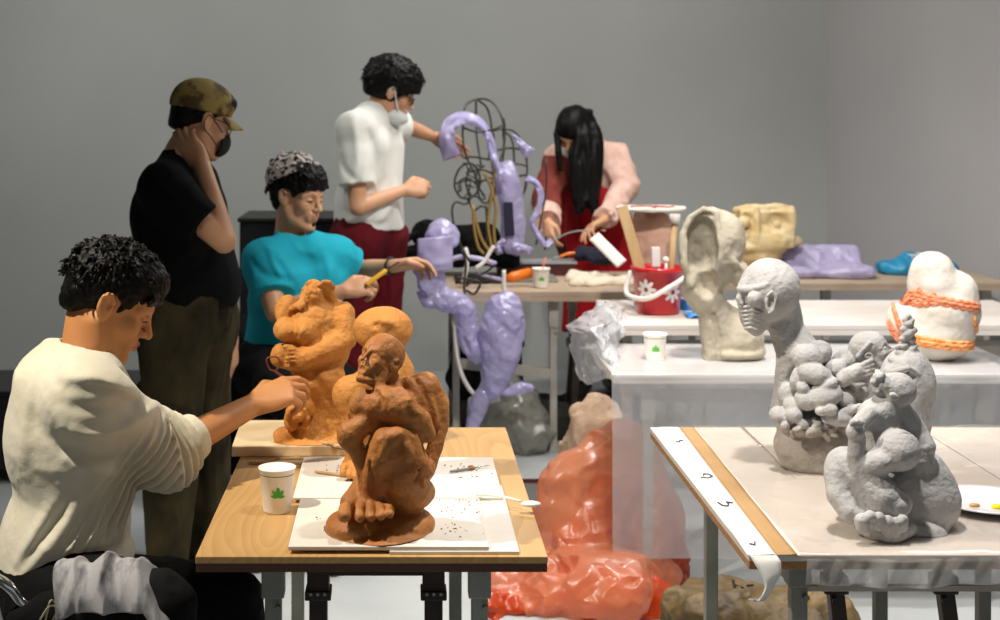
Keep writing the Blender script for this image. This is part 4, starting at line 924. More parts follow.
# wire loop tool in his hand
tl = root('loop_tool', tips[0], 'small red-brown loop tool held against the clay torso', 'tool')
a = (tips[0]+tips[4])/2+V(0,-.004,.0); ax_ = V(-.050,-.030,.045)
MB().tube([a-ax_*.5, a+ax_], .0034, 10).build('tool_handle', mat('red_brown_wood','6b2413',.5), tl, True)
c0 = a+ax_; b = MB(); b.tube(curve_pts([c0, c0+V(-.014,0,.006), c0+V(-.020,0,.030), c0+V(.004,0,.034), c0+V(.012,0,.016), c0], 6), .0020, 8); b.build('wire_loop', mat('rust_wire','7a3b22',.5,.4), tl, True)
tl.location = a; 
for ch in tl.children: ch.location = ORG[tl.name]-a
# chair with a chrome frame
ch = root('chair', (P_(50,0).x, 3.34, 0), 'black chair with chrome tube frame under the seated sculptor', 'chair')
cx, cy, sz = P_(50,0).x, 3.34, .385
MB().box((cx-.21,cy-.2,sz-.035),(cx+.2,cy+.2,sz),.015).build('seat', M_BLACK, ch, True)
for sx_, sy_ in ((-1,-1),(-1,1),(1,-1),(1,1)):
    MB().tube([(cx+sx_*.18,cy+sy_*.18,sz-.03),(cx+sx_*.21,cy+sy_*.2,.0)], .011, 12).build('leg', M_CHROME, ch, True)
b = MB(); Yb = 3.10
b.tube(curve_pts([(cx-.19,3.15,sz-.02), W(34,628,Yb), W(20,600,Yb), W(6,584,Yb), W(-14,574,Yb+.03), W(-30,572,Yb+.12), W(-30,571,Yb+.4), W(-14,574,Yb+.46), (cx-.19,3.53,sz-.02)], 8), .011, 12); b.build('back_frame', M_CHROME, ch, True)
# cords of a bag at his hip
bg = root('shoulder_bag', W(70,640,3.08), 'black bag with thin pale cords at the hip of the seated sculptor', 'bag')
v = Vol(.005); v.ell(W(70,618,3.12), (.13,.05,.075), axR((1,.05,.12)), .02); v.ell(W(100,606,3.10), (.06,.04,.05), None, .02); v.build('bag_body', M_BLKC, bg, disp=folds(14,.006))
for pts in ([(85,563),(92,566),(90,580),(80,592),(72,606),(64,618)], [(60,600),(70,588),(82,579),(88,580),(82,592),(74,606)], [(40,620),(50,606),(62,608),(78,604),(98,610),(118,622)], [(45,622),(50,602),(54,602),(58,608),(52,622)]):
    MB().tube(curve_pts([W(x,y,3.035-.01*(i%2)) for i,(x,y) in enumerate(pts)], 6), .0022, 8).build('cord', mat('pale_cord','a89f7e',.8), bg, True)

# ---- standing man with the cap
Y0 = 5.02
hf = Frame(P_(201,121,.07), (.84,.40,-.30), (0,0,1), .98)
J = dict(n=P_(180,152,.05), sr=P_(164,188,-.16), sl=P_(192,182,.19), er=P_(224,241,-.22), wr=P_(202,163,-.09), el=P_(222,265,.2), wl=P_(231,340,.13),
         hr=P_(176,318,-.08), hl=P_(198,318,.10), kr=P_(172,440,-.10), kl=P_(205,440,.10), ar=P_(168,560,-.11), al=P_(205,556,.11))
for k in ('ar','al'): J[k].z = .09
J['tr'] = J['ar']+V(.16,-.03,-.05); J['tl'] = J['al']+V(.16,0,-.05)
fg = Fig(J, hf, 1.12, 1.0); man = root('person', (J['ar'].x, Y0, 0), 'standing man in a black t-shirt, olive cap and black mask, hand on his neck', 'person')
v = Vol(.005); fg.skin(v); head(v, hf)
hand(v, J['wr'], (-.50,.30,.62), (.35,.9,-.1), 1, (.25,.3,.35,.45), .35, 1.0, .16)
hand(v, J['wl'], (.05,-.05,-1), (-.8,.2,0), -1, (.3,.35,.4,.45), .3)
v.build('body', [M_SKIN2, M_LIP2], man, mfn=lipfn(hf)); eyebrows(hf, man)
hair_cap(hf, man, .004, low=-.055, n=0, length=.014, seed=5, h=.004, fringe=0, cut=(.10,0,-.066,.13,.2,.115), amp=.002)
v = Vol(.005, .03)
for sd in 'lr':
    fg.armc(v, sd, 0, .72, .020); p, d, r = fg.armc(Vol(), sd, 0, .66); v.chain([p-d*.1, p], [.068,.066], .02); fg.cut(v, p, d, .12, .14)
fg.torso(v, .020); v.ell(P_(188,262,.02), (.150,.17,.15), None, .05); v.ell(P_(200,286,.02), (.13,.16,.10), None, .05); v.ell(P_(165,215,.02),(.10,.17,.15),None,.05)
v.cyl(P_(185,306,.02), P_(188,420,.02), .4, .01, True); v.cyl(J['n']+V(0,0,.0), J['n']+V(.02,0,.12), .056, .008, True)
FC = foldlines([([P_(150,170,-0.2), P_(168,196,-0.27), P_(190,214,-0.28)],0.012,0.02), ([P_(140,200,-0.14), P_(150,240,-0.16), P_(165,280,-0.16)],-0.012,0.02), ([P_(206,226,-0.17), P_(190,250,-0.17), P_(160,268,-0.16)],0.012,0.02), ([P_(212,240,-0.15), P_(198,270,-0.16), P_(170,292,-0.15)],-0.012,0.018), ([P_(225,268,-0.1), P_(200,288,-0.14), P_(170,298,-0.15)],0.012,0.018)])
v.build('t_shirt', M_BLK, man, disp=lambda P: wrinkle(P, 7, .005, (1,1,.7))+FC(P))
v = Vol(.005)
for sd in 'lr': fg.legc(v, sd, .022, k=.03, b=1.05)
v.chain([J['hr']+V(0,0,.0),J['hl']], [.125,.125], .05); v.chain([P_(186,302,-.03), P_(186,302,.05)], [.13,.13], .04)
v.build('trousers', M_OLIVE, man, disp=folds(9,.011,(1.6,1.6,.5)))
for sd in 'lr':
    v = Vol(.005); a, t = J['a'+sd], J['t'+sd]; v.chain([a+V(-.03,0,-.045), a+V(.02,0,-.04), t+V(.02,0,0)], [.044,.046,.036], .02); v.build('shoe', M_SHOE, man, flat_z=.002)
# cap with a brim
M_CAP = mat('olive_camouflage_cap', '9a8548', .85, col2='54411f', cs=14, bump=.3, bs=150, lo=.45, hi=.55)
v = Vol(.004); hf.e(v, -.016,0,.052, .112,.093,.094, .02); hf.e(v, .03,0,.075, .06,.07,.05, .03); v.box(hf.p(0,0,-.082), np.array((.3,.3,.112))*hf.s, hf.R @ np.array(Matrix.Rotation(-.08,3,'Y')), .01, .006, True)
cap = v.build('cap', M_CAP, man, disp=lambda P: .0015*noise(P, 25))
def brim(u, v_):
    y = (v_-.5)*2; x = .070+.085*u*math.sqrt(max(0,1-(y*.86)**2)); return hf.p(x-.02*abs(y)**2, y*.072, .044-.030*u-.020*y*y+.001)
sheet('brim', brim, 16, 24, M_CAP, cap, .004)
# black mask
v = Vol(.0035); hf.e(v, .068,0,-.062, .056,.058,.048, .01); hf.e(v, .096,0,-.045, .028,.02,.03, .02); hf.e(v, .03,0,-.065,.055,.10,.06,.006,True)
M_MASKB = mat('black_mask_cloth', '0a0a0c', .8)
mk = v.build('mask', M_MASKB, man)
for pts in ([(.085,-.052,-.030),(.04,-.075,-.004),(-.005,-.090,.022),(-.018,-.093,-.005)], [(.075,-.058,-.08),(.03,-.076,-.05),(-.006,-.088,-.030),(-.018,-.093,-.005)]):
    MB().tube(curve_pts([hf.p(*q) for q in pts], 6), .0022, 6).build('ear_loop', M_MASKB, mk, True)
b = MB(); b.tube([hf.p(.09,-.06,.012), hf.p(-.01,-.088,.016)], .0016, 6)
for sg in (-1,1): b.tube([hf.p(.103-.01*math.cos(a)**2*0-abs(.03*math.cos(a)-.0)*.25, sg*(.033+.025*math.cos(a)), -.002+.019*math.sin(a)) for a in [k*math.pi/8 for k in range(16)]], .0016, 6, closed=True)
b.build('eyeglasses', M_BLACK, man, True)

# ---- seated man in turquoise
Y0 = 5.75
hf = Frame(P_(298,197,.03), (.80,-.55,-.16), (.10,0,1), 1.0)
J = dict(n=P_(289,237,.05), sr=P_(264,262,-.10), sl=P_(334,256,.12), er=P_(276,312,-.20), wr=P_(344,291,-.22), el=P_(360,270,.20), wl=P_(394,266,.03),
         hr=P_(268,368,-.06), hl=P_(304,366,.12), kr=W(300,410,5.28), kl=W(362,402,5.60), ar=W(300,520,5.2), al=W(365,500,5.55))
for k in ('ar','al'): J[k].z = .09
J['tr'] = J['ar']+V(.12,-.11,-.05); J['tl'] = J['al']+V(.13,-.1,-.05)
fg = Fig(J, hf, 1.0); tm = root('person', (J['hr'].x+.05, Y0, 0), 'seated smiling man in a turquoise t-shirt with a patterned headscarf', 'person')
v = Vol(.005); fg.skin(v); head(v, hf, .0, 1.6)
hand(v, J['wr'], (.95,.1,.22), (.0,.75,-.6), 1, (.7,.8,.9,1.0), .7)
hand(v, J['wl'], (.92,.15,.10), (.1,-.5,-.8), -1, (.5,.5,.6,.7), .7)
v.build('body', [M_SKIN2, M_LIP2], tm, mfn=lipfn(hf)); eyebrows(hf, tm)
v = Vol(.0035); hf.e(v, .096,0,-.088,.008,.010,.008,.004); v.build('beard', M_BROW, tm)
hair = hair_cap(hf, tm, .016, low=-.070, n=260, length=.022, seed=8, h=.004, amp=.004, fringe=.012, cut=(.108,0,-.080,.115,.2,.125))
M_SCARF = mat('patterned_headscarf', 'b8aca6', .9, col2='1a1514', cs=42, lo=.47, hi=.53, bump=.4, bs=90)
v = Vol(.004); hf.e(v, -.036,0,.066, .112,.106,.096, .02)
rnd = random.Random(4)
for _ in range(55):
    th = rnd.uniform(-3.14,3.14); ph = rnd.uniform(.25,1.5); v.ell(hf.p(-.036+.114*math.cos(ph)*math.cos(th), .106*math.cos(ph)*math.sin(th), .066+.096*math.sin(ph)), (rnd.uniform(.010,.018),.010,.007), axR((rnd.uniform(-1,1),rnd.uniform(-1,1),rnd.uniform(-1,1))), .006)
v.box(hf.p(.045,0,-.028), np.array((.3,.3,.12))*hf.s, hf.R @ np.array(Matrix.Rotation(-.55,3,'Y')), .01, .006, True)
v.build('headscarf', M_SCARF, tm, disp=lambda P: .003*noise(P, 60))
v = Vol(.005, .03)
for sd, tt in (('l',.70),('r',.62)):
    fg.armc(v, sd, 0, tt+.06, .020); p, d, r = fg.armc(Vol(), sd, 0, tt); v.chain([p-d*.09, p], [.062,.066], .02); fg.cut(v, p, d, .11, .14)
fg.torso(v, .022); v.ell(P_(290,320,.0), (.15,.14,.16), None, .05)
v.cyl(J['n']+V(.018,-.020,-.030), J['n']+V(.06,-.06,.12), .068, .01, True)
v.cyl(P_(285,372,.0), P_(285,470,.0), .5, .01, True)
FT = foldlines([([P_(262,240,-0.15), P_(282,262,-0.24), P_(300,290,-0.2)],0.012,0.018), ([P_(300,248,-0.15), P_(312,272,-0.16), P_(310,310,-0.14)],-0.012,0.02), ([P_(322,250,-0.08), P_(330,280,-0.12), P_(318,320,-0.14)],0.014,0.02), ([P_(342,262,-0.03), P_(334,286,-0.1), P_(326,330,-0.13)],-0.012,0.018), ([P_(252,262,-0.2), P_(264,276,-0.24), P_(292,282,-0.22)],-0.01,0.015), ([P_(350,256,0), P_(362,268,-0.02), P_(366,280,0)],0.01,0.014), ([P_(262,300,-0.17), P_(280,320,-0.2), P_(300,345,-0.18)],0.014,0.02), ([P_(290,236,-0.1), P_(300,252,-0.15), P_(316,256,-0.12)],0.008,0.014), ([P_(268,250,-0.2), P_(274,268,-0.24), P_(284,280,-0.22)],0.01,0.013)])
v.build('t_shirt', M_TEAL, tm, disp=lambda P: wrinkle(P, 8, .006)+FT(P))
v = Vol(.006)
for sd in 'lr': fg.legc(v, sd, .02, k=.04)
v.chain([J['hr'],J['hl']], [.125,.125], .05); v.build('trousers', M_DARKT, tm, disp=folds(9,.008))
for sd in 'lr':
    v = Vol(.005); a, t = J['a'+sd], J['t'+sd]; v.chain([a+V(-.02,0,-.045), a+V(.02,-.02,-.04), t], [.044,.046,.036], .02); v.build('shoe', M_SHOE, tm, flat_z=.002)
st = root('stool', (J['hr'].x+.06, Y0+.03, 0), 'black stool under the man in turquoise', 'stool'); a = Vector((J['hr'].x+.06, Y0+.03, 0))
MB().lathe([(.001,.40),(.15,.40),(.165,.41),(.165,.43),(.15,.44),(.001,.44)], a, 28, cap=False).build('seat', M_BLACK, st, True)
for k in range(4): q = V(math.cos(k*1.571+.78), math.sin(k*1.571+.78), 0); MB().tube([a+q*.12+V(0,0,.40), a+q*.2], .012, 8).build('leg', M_BLACK, st, True)
# utility cutter in his right hand
ct = root('utility_knife', P_(372,282,-.22), 'yellow and black cutter held by the man in turquoise', 'knife')
MB().bar(P_(366,285,-.235), P_(386,270,-.20), .022, .012, .003).build('knife_handle', mat('yellow_plastic','d8a516',.4), ct, True)
MB().bar(P_(386,270,-.20), P_(399,262,-.18), .012, .003, .0005).build('blade', mat('dark_blade','3c3a36',.3,.7), ct)
wt = MB(); c0 = J['wl'].lerp(J['el'],.06); dd = (J['wl']-J['el']).normalized(); R = axR(dd); A = Vector(R[:,1]); B = Vector(R[:,2])
wt.tube([c0+(A*math.cos(k*.3927)+B*math.sin(k*.3927))*.032 for k in range(16)], .005, 6, closed=True); wt.build('wrist_band', M_BLACK, tm, True)

# ---- standing man in the white tee
Y0 = 6.65
hf = Frame(P_(391,92,.04), (.90,.06,-.40), (0,0,1), 1.0)
J = dict(n=P_(373,121,.04), sr=P_(354,130,-.16), sl=P_(386,126,.17), er=P_(358,207,-.22), wr=P_(405,190,-.10), el=P_(408,127,.40), wl=P_(434,137,.58),
         hr=P_(357,238,-.08), hl=P_(382,238,.10), kr=P_(352,345,-.08), kl=P_(384,345,.10), ar=P_(350,440,-.08), al=P_(382,440,.1))
for k in ('ar','al'): J[k].z = .09
J['tr'] = J['ar']+V(.16,-.03,-.05); J['tl'] = J['al']+V(.16,0,-.05)
fg = Fig(J, hf, .98, .95); wm = root('person', (J['ar'].x, Y0, 0), 'standing man in a white t-shirt and lowered mask reaching to the wire figures', 'person')
v = Vol(.005); fg.skin(v); head(v, hf)
hand(v, J['wl'], (.72,.25,-.35), (-.1,-.75,-.5), -1, (.12,.15,.2,.3), .2, 1.05, .2)
hand(v, J['wr'], (.92,.15,.12), (.1,.85,-.35), 1, (.9,1.0,1.15,1.25), .8)
v.build('body', [M_SKIN2, M_LIP2], wm, mfn=lipfn(hf)); eyebrows(hf, wm)
hair_cap(hf, wm, .036, low=-.052, n=260, length=.024, seed=9, h=.0045, amp=.003, fringe=.03, cut=(.128,0,-.085,.125,.2,.125))
v = Vol(.005, .03)
for sd, tt in (('l',.55),('r',.72)):
    fg.armc(v, sd, 0, tt+.06, .024); p, d, r = fg.armc(Vol(), sd, 0, tt); v.chain([p-d*.12, p], [.072,.076], .03); fg.cut(v, p, d, .12, .14)
fg.torso(v, .020); v.ell(P_(366,205,.02),(.135,.17,.17),None,.05)
v.cyl(P_(362,229,.02), P_(362,330,.02), .4, .01, True); v.cyl(J['n']+V(.0,0,.0), J['n']+V(.03,0,.12), .058, .008, True)
FW = foldlines([([P_(352,118,-0.2), P_(358,150,-0.27), P_(352,182,-0.28)],0.012,0.02), ([P_(366,125,-0.15), P_(374,155,-0.16), P_(370,190,-0.16)],-0.014,0.022), ([P_(384,122,-0.08), P_(388,160,-0.13), P_(378,215,-0.15)],0.014,0.022), ([P_(392,140,0), P_(384,180,-0.12), P_(364,222,-0.16)],-0.012,0.02), ([P_(376,200,-0.17), P_(362,216,-0.17), P_(344,222,-0.14)],0.012,0.018), ([P_(340,150,-0.22), P_(345,170,-0.26), P_(364,186,-0.27)],-0.01,0.016), ([P_(346,210,-0.1), P_(360,222,-0.15), P_(384,224,-0.14)],-0.009,0.014), ([P_(395,190,-0.1), P_(388,212,-0.14), P_(372,226,-0.15)],0.011,0.016)])
v.build('t_shirt', M_TEE, wm, disp=lambda P: wrinkle(P, 7, .005, (1.2,1.2,.6))+FW(P))
MB().ball(P_(391,151,-.02), .012, (.5,.4,.8)).build('chest_print', mat('red_print','c23038',.7), wm, True)
v = Vol(.006)
for sd in 'lr': fg.legc(v, sd, .014, 1.25, .03)
v.chain([J['hr'],J['hl']], [.105,.105], .05); v.chain([P_(367,224,-.02),P_(367,224,.05)], [.098,.098], .04)
v.build('shorts', M_REDC, wm, disp=folds(9,.009,(1.4,1.4,.6)))
for sd in 'lr':
    v = Vol(.006); a, t = J['a'+sd], J['t'+sd]; v.chain([a+V(-.02,0,-.045), a+V(.02,0,-.04), t], [.044,.046,.036], .02); v.build('shoe', M_SHOE, wm, flat_z=.002)
v = Vol(.004); hf.e(v, .052,0,-.088, .070,.068,.042, .01); hf.e(v, .04,0,-.045,.08,.05,.03,.01,True); hf.e(v, .04,0,-.085,.045,.10,.04,.006,True) if False else None
M_MASKW = mat('white_mask_cloth', 'd9dcda', .8); mk = v.build('mask', M_MASKW, wm)
for pts in ([(.075,-.056,-.085),(.04,-.072,-.04),(.0,-.088,.020),(-.018,-.092,.0)],): MB().tube(curve_pts([hf.p(*q) for q in pts], 6), .004, 6).build('ear_loop', M_MASKW, mk, True)
b = MB(); b.tube([hf.p(.09,-.062,.008), hf.p(-.01,-.088,.014)], .003, 6)
for sg in (-1,1): b.prism([hf.p(.106-.25*abs(.0), sg*(.034+.025*math.cos(k*.524)), -.001+.017*math.sin(k*.524)) for k in range(12)], hf.x*-.004, hf.x*.002)
b.build('eyeglasses', M_BLACK, wm)

# ---- woman bending over the table
Y0 = 8.0
hf = Frame(P_(574,132,-.10), (-.38,-.62,-.66), (0,-.25,1), .98)
J = dict(n=P_(590,156,.06), sr=P_(560,160,.06), sl=P_(614,158,.02), er=P_(546,198,-.12), wr=P_(548,222,-.36), el=P_(627,188,-.08), wl=P_(604,220,-.34),
         hr=P_(578,246,.34), hl=P_(612,246,.34), kr=P_(582,318,.26), kl=P_(608,318,.34), ar=P_(584,398,.30), al=P_(610,395,.40))
for k in ('ar','al'): J[k].z = .09
J['tr'] = J['ar']+V(-.07,-.15,-.05); J['tl'] = J['al']+V(.0,-.16,-.05)
fg = Fig(J, hf, .88, .85); wo = root('person', (J['ar'].x, Y0+.3, 0), 'woman with long black hair, pink jacket and red apron bending over the beige table', 'person')
v = Vol(.005); fg.skin(v); head(v, hf)
hand(v, J['wr'], (.05,-.35,-.75), (.6,.4,0), 1, (.5,.6,.7,.7), .6, .9)
hand(v, J['wl'], (-.80,-.30,-.35), (.1,-.2,-.9), -1, (.35,.5,.7,.8), .6, .95)
v.build('body', [M_SKIN2, M_LIP2], wo, mfn=lipfn(hf)); eyebrows(hf, wo)
v = Vol(.005); hf.e(v, -.014,0,.046, .110,.090,.098, .02); hf.e(v, .12,0,-.10,.10,.062,.125,.006,True)
rnd = random.Random(12)
for i in range(46):
    u = rnd.random(); sx0 = 1; a = W(rnd.uniform(574,592), rnd.uniform(112,124), 7.86+rnd.uniform(-.03,.07))
    xb = rnd.uniform(575,600) if sx0 > 0 else rnd.uniform(557,562); xm = xb+rnd.uniform(-3,2) if sx0 > 0 else 559+rnd.uniform(-2,1)
    yl = rnd.uniform(196,214) if xb > 572 else rnd.uniform(150,178)
    v.chain(curve_pts([a, W(max(xm-1, 579) if sx0 > 0 else xm,135,7.82+rnd.uniform(-.04,.02)), W(xm,165,7.80+rnd.uniform(-.04,.02)), W(xb-2 if xb > 572 else 566,yl,7.79+rnd.uniform(-.04,.02))], 3), [.016]*6+[.015]*2+[.012,.006], .010)
for i in range(5): v.chain([W(566-i,116,7.88), W(559-i*.6,134,7.86), W(557+i*.5,152,7.84), W(558+i,170,7.84)], [.012,.012,.010,.004], .008)
for i in range(10): v.chain([W(572+i*2.4,150,7.80), W(573+i*2.2,180,7.79), W(576+i*2.2,206,7.80)], [.018,.02,.01], .012)
v.build('hair', M_HAIR, wo, disp=lambda P: wrinkle(P, 30, .004, (1,1,.12)))
v = Vol(.005); fg.torso(v, .028)
for sd in 'lr':
    fg.armc(v, sd, 0, 1.95, .024, .03, (.062,.058,.052,.048,.036))
    v.ell(J['w'+sd].lerp(J['e'+sd], .12), (.020,.046,.046), axR(J['w'+sd]-J['e'+sd]), .01)
    p, d, r = fg.armc(Vol(), sd, 0, 1.92); fg.cut(v, p, d, .07, .10)
def jk(P):
    c = np.array((J['sl']+J['sr'])/2); out = np.zeros(len(P), int); out[:] = 2
    for sd, mi in (('l',0),('r',1)):
        a, b = np.array(J['s'+sd]), np.array(J['e'+sd]); w = np.array(J['w'+sd])
        def ds(a, b): ab = b-a; t = np.clip(((P-a) @ ab)/(ab @ ab), 0, 1); return np.linalg.norm(P-a-t[:,None]*ab, axis=1)
        m = np.minimum(ds(a,b), ds(b,w)) < .115; out[m] = mi
        if sd == 'r': out[np.linalg.norm(P-w, axis=1) < .13] = 0
    out[(P[:,2] > c[2]+.02)] = 0
    return out
v.build('jacket', [M_PINK, M_MAROON, M_REDA], wo, disp=folds(9,.011), mfn=jk)
v = Vol(.006); v.chain([P_(585,200,.05), P_(592,240,.18), P_(600,268,.22)], [.10,.14,.16], .05); v.chain([P_(605,200,.05), P_(612,240,.18), P_(614,268,.22)], [.10,.13,.15], .05)
v.chain([P_(598,268,.25),P_(598,330,.30)], [.17,.19], .05); v.cyl(P_(598,330,.30), P_(598,420,.30), .5, .01, True)
v.build('apron', M_REDA, wo, disp=folds(8,.010,(1.5,1.5,.4)))
v = Vol(.006)
for sd in 'lr': fg.legc(v, sd, .012, k=.04)
v.chain([J['hr'],J['hl']],[.11,.11],.05); v.build('trousers', mat('maroon_trousers','4a1214',.9,bump=.4,bs=150), wo, disp=folds(9,.006))
for sd in 'lr':
    v = Vol(.006); a, t = J['a'+sd], J['t'+sd]; v.chain([a+V(0,.02,-.045), a+V(0,-.02,-.04), t], [.042,.044,.034], .02); v.build('shoe', M_SHOE, wo, flat_z=.002)
v = Vol(.005); hf.e(v, .070,0,-.070, .050,.054,.036, .01); v.build('mask', M_MASKW, wo)
# ---------------------------------------------------------------- plastic films
def clamp(x, a, b): return max(a, min(b, x))
def ntab(f, seed=0.):
    def g(x, y, z=0.): return float(noise(np.array([[x+seed, y+seed*1.3, z]]), f)[0])
    return g
nz = ntab(1., 3.1)
# film over the middle table: top, left crumpled end, long front curtain
def film_top(u, v):
    # v runs from the back of the table over the top and down the front almost to the floor; u from left to right
    x = .672+u*1.36; L = v*1.245
    if L < .60: y = 5.365-L; z = TZ+.003+.0012*abs(nz(x*9,y*9))
    elif L < .63: a = (L-.60)/.03*math.pi/2; y = 4.765-.006*math.sin(a); z = TZ+.003-.012*(1-math.cos(a))
    else:
        d = L-.63; y = 4.757-.012*(.5+.5*math.sin(x*13+nz(x*2,d*2)*2))*min(1,d*5)-.006*nz(x*6,d*4); z = TZ-.012-d*(.568/.615)
    return Vector((x, y, z))
fo = root('plastic_sheet', (1.3,5.06,TZ), 'clear milky plastic sheet over the middle table, its front hanging nearly to the floor', 'plastic sheet')
sheet('sheet_drape', film_top, 110, 120, M_FILM, fo, 0)
GL = [[(598,303,5.75),(604,302,5.75),(612,304,5.75),(618,306,5.75),(625,310,5.72)],[(584,313,5.6),(595,311,5.5),(606,315,5.45),(614,319,5.4),(622,327,5.4)],
      [(567,325,5.5),(581,329,5.3),(596,331,5.2),(607,337,5.15),(618,346,5.3)],[(570,346,5.45),(583,350,5.28),(596,350,5.15),(606,358,5.0),(614,366,4.95)],[(579,380,5.4),(588,385,5.25),(598,379,5.1),(606,378,4.95),(615,380,4.76)]]
def film_left(u, v):
    x, y = u*4, v*4; i, j = min(3,int(x)), min(3,int(y)); a, b = x-i, y-j; L = lambda p, q, t: Vector(p)*(1-t)+Vector(q)*t
    c = L(L(GL[j][i],GL[j][i+1],a), L(GL[j+1][i],GL[j+1][i+1],a), b); p = W(*c)
    f1 = 1-2*abs(nz(u*5+v*2,v*6)); f2 = 1-2*abs(nz(u*11-v*3+5,v*12)); return p+Vector((.008*f2, -.055*f1-.022*f2, .012*f1))
sheet('sheet_end', film_left, 60, 60, film('clear_film_crumpled','f4f6f8',.50,.08,.22,.25,1.,12), fo, 0)
# film over the right-hand tables
def film_right(u, v):
    x = .762+u*1.33; L = v*1.152
    if L < 1.13: y = 3.995-L; z = TZ+.0022+.0022*max(0,nz(x*5,y*3.5))**1.0+.0012*abs(nz(x*14,y*9)); z += .004*math.exp(-((x-1.376)/.006)**2)+.0035*max(0,1-3.2*abs(nz(x*4+.3*y,y*2.3+5)))**2+.002*max(0,1-3*abs(nz(x*9-y,y*6)))**2
    elif L < 1.15: a = (L-1.13)/.02*math.pi/2; y = 2.865-.012*math.sin(a); z = TZ+.0022-.010*(1-math.cos(a))
    else:
        d = L-1.15; y = 2.853-.006*math.sin(x*17+3*nz(x*3,1))-.004*nz(x*25,d*15); z = TZ-.008-d
    return Vector((x+.018*(y-2.86)/1.13 if x < .9 else x, y, z))
fr_ = root('plastic_sheet', (1.4,3.4,TZ), 'clear plastic sheet over the right front tables with a short wrinkled hem', 'plastic sheet')
sheet('sheet_drape', film_right, 150, 150, M_FILMT, fr_, 0)

def hem(u, v):
    x = .775+u*1.32; d = v*(.052+.006*nz(x*7,2)); w_ = math.sin(x*17+3*nz(x*3,1))
    return V(x, 2.852-.007*w_*(.3+v)-.004*math.sin(x*61+d*40+2*nz(x*6,1)), TZ-.004-d-.003*nz(x*9,5))
sheet('sheet_hem', hem, 260, 16, film('clear_film_hem','f2f2f2',.46,.10,.25,.3,.5,10), fr_, 0)

# ---------------------------------------------------------------- bags on the floor
def blob(name, parts, h, m, label, cat, disp, par=None, fz=.002, band=.03):
    v = Vol(h, band)
    for p in parts: p(v)
    o = v.build(name, m, par, disp=disp, flat_z=fz)
    return tag(o, label, cat) if label else o
def crumple(P, f, a): return facets(P, f, a*1.2)+facets(P, f*2.1, a*.6, 2.)+facets(P, f*4.3, a*.28, 5.)
OB = root('plastic_bag', (.62,4.9,0), 'large crumpled translucent orange plastic bag slumped on the floor between the tables', 'bag')
blob('bag_film', [lambda v: v.chain([W(602,440,5.05),W(590,480,5.02),W(582,520,5.0),W(585,560,4.98)],[.035,.10,.12,.13],.05), lambda v: v.chain([W(626,448,5.08),W(636,520,5.08),W(632,580,5.05)],[.06,.12,.13],.05), lambda v: v.chain([W(566,486,4.98),W(560,520,4.96)],[.05,.06],.03),
     lambda v: v.ell((.58,4.86,.05),(.28,.17,.07),None,.03), lambda v: v.ell((.41,4.78,.035),(.12,.10,.05),None,.03), lambda v: v.ell((.68,4.74,.06),(.15,.10,.08),None,.04)], .005, M_ORBAG, None, None,
     lambda P: np.clip(facets(P*np.array((1,1,.6)), 3.6, .042)+facets(P*np.array((1,1,.7)), 8, .027, 2.)+facets(P, 19, .012, 5.), -.05, .045), OB, band=.055)
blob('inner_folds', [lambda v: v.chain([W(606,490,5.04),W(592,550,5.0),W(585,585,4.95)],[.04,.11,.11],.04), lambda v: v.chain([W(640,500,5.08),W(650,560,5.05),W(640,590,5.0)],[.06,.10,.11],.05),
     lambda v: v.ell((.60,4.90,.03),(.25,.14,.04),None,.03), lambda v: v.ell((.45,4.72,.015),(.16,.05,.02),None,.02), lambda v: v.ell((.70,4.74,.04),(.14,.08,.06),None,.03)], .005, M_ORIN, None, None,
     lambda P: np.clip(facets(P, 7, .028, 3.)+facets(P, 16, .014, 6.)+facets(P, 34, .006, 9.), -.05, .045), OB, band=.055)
blob('paper_bag', [lambda v: v.box(W(592,445,5.62),(.085,.07,.17),axR((1,.2,.05)),.02,.01), lambda v: v.ell(W(596,415,5.6),(.06,.05,.07),None,.03), lambda v: v.box((.735,5.64,.12),(.09,.08,.12),None,.02,.02)], .005,
     mat('beige_paper_bag','c9ad94',.85,col2='b99a7f',cs=8,bump=.4,bs=40), 'beige paper bag standing behind the orange plastic bag', 'bag', lambda P: crumple(P, 9, .010))
blob('plastic_bag', [lambda v: v.ell((.50,6.95,.16),(.15,.12,.16),None,.03), lambda v: v.ell((.56,6.92,.10),(.14,.12,.12),None,.03), lambda v: v.chain([(.50,6.95,.28),(.52,6.95,.36)],[.06,.03],.03)], .007, M_GRBAG,
     'greyish translucent rubbish bag under the beige table with wire figures', 'bag', lambda P: crumple(P, 8, .014))
blob('cloth_bag', [lambda v: v.ell((.30,7.3,.36),(.05,.07,.16),None,.03), lambda v: v.ell((.31,7.28,.27),(.08,.07,.10),None,.03)], .007, M_BLKC, 'black bag hanging in the shade under the beige table', 'bag', lambda P: crumple(P, 8, .008))
blob('dark_cushion', [lambda v: v.box((.95,7.35,.07),(.28,.22,.07),None,.04,.02)], .008, mat('olive_black_cloth','26251c',.9), 'flat dark bundle on the floor behind the rubbish bag', 'bundle', lambda P: crumple(P, 6, .012))
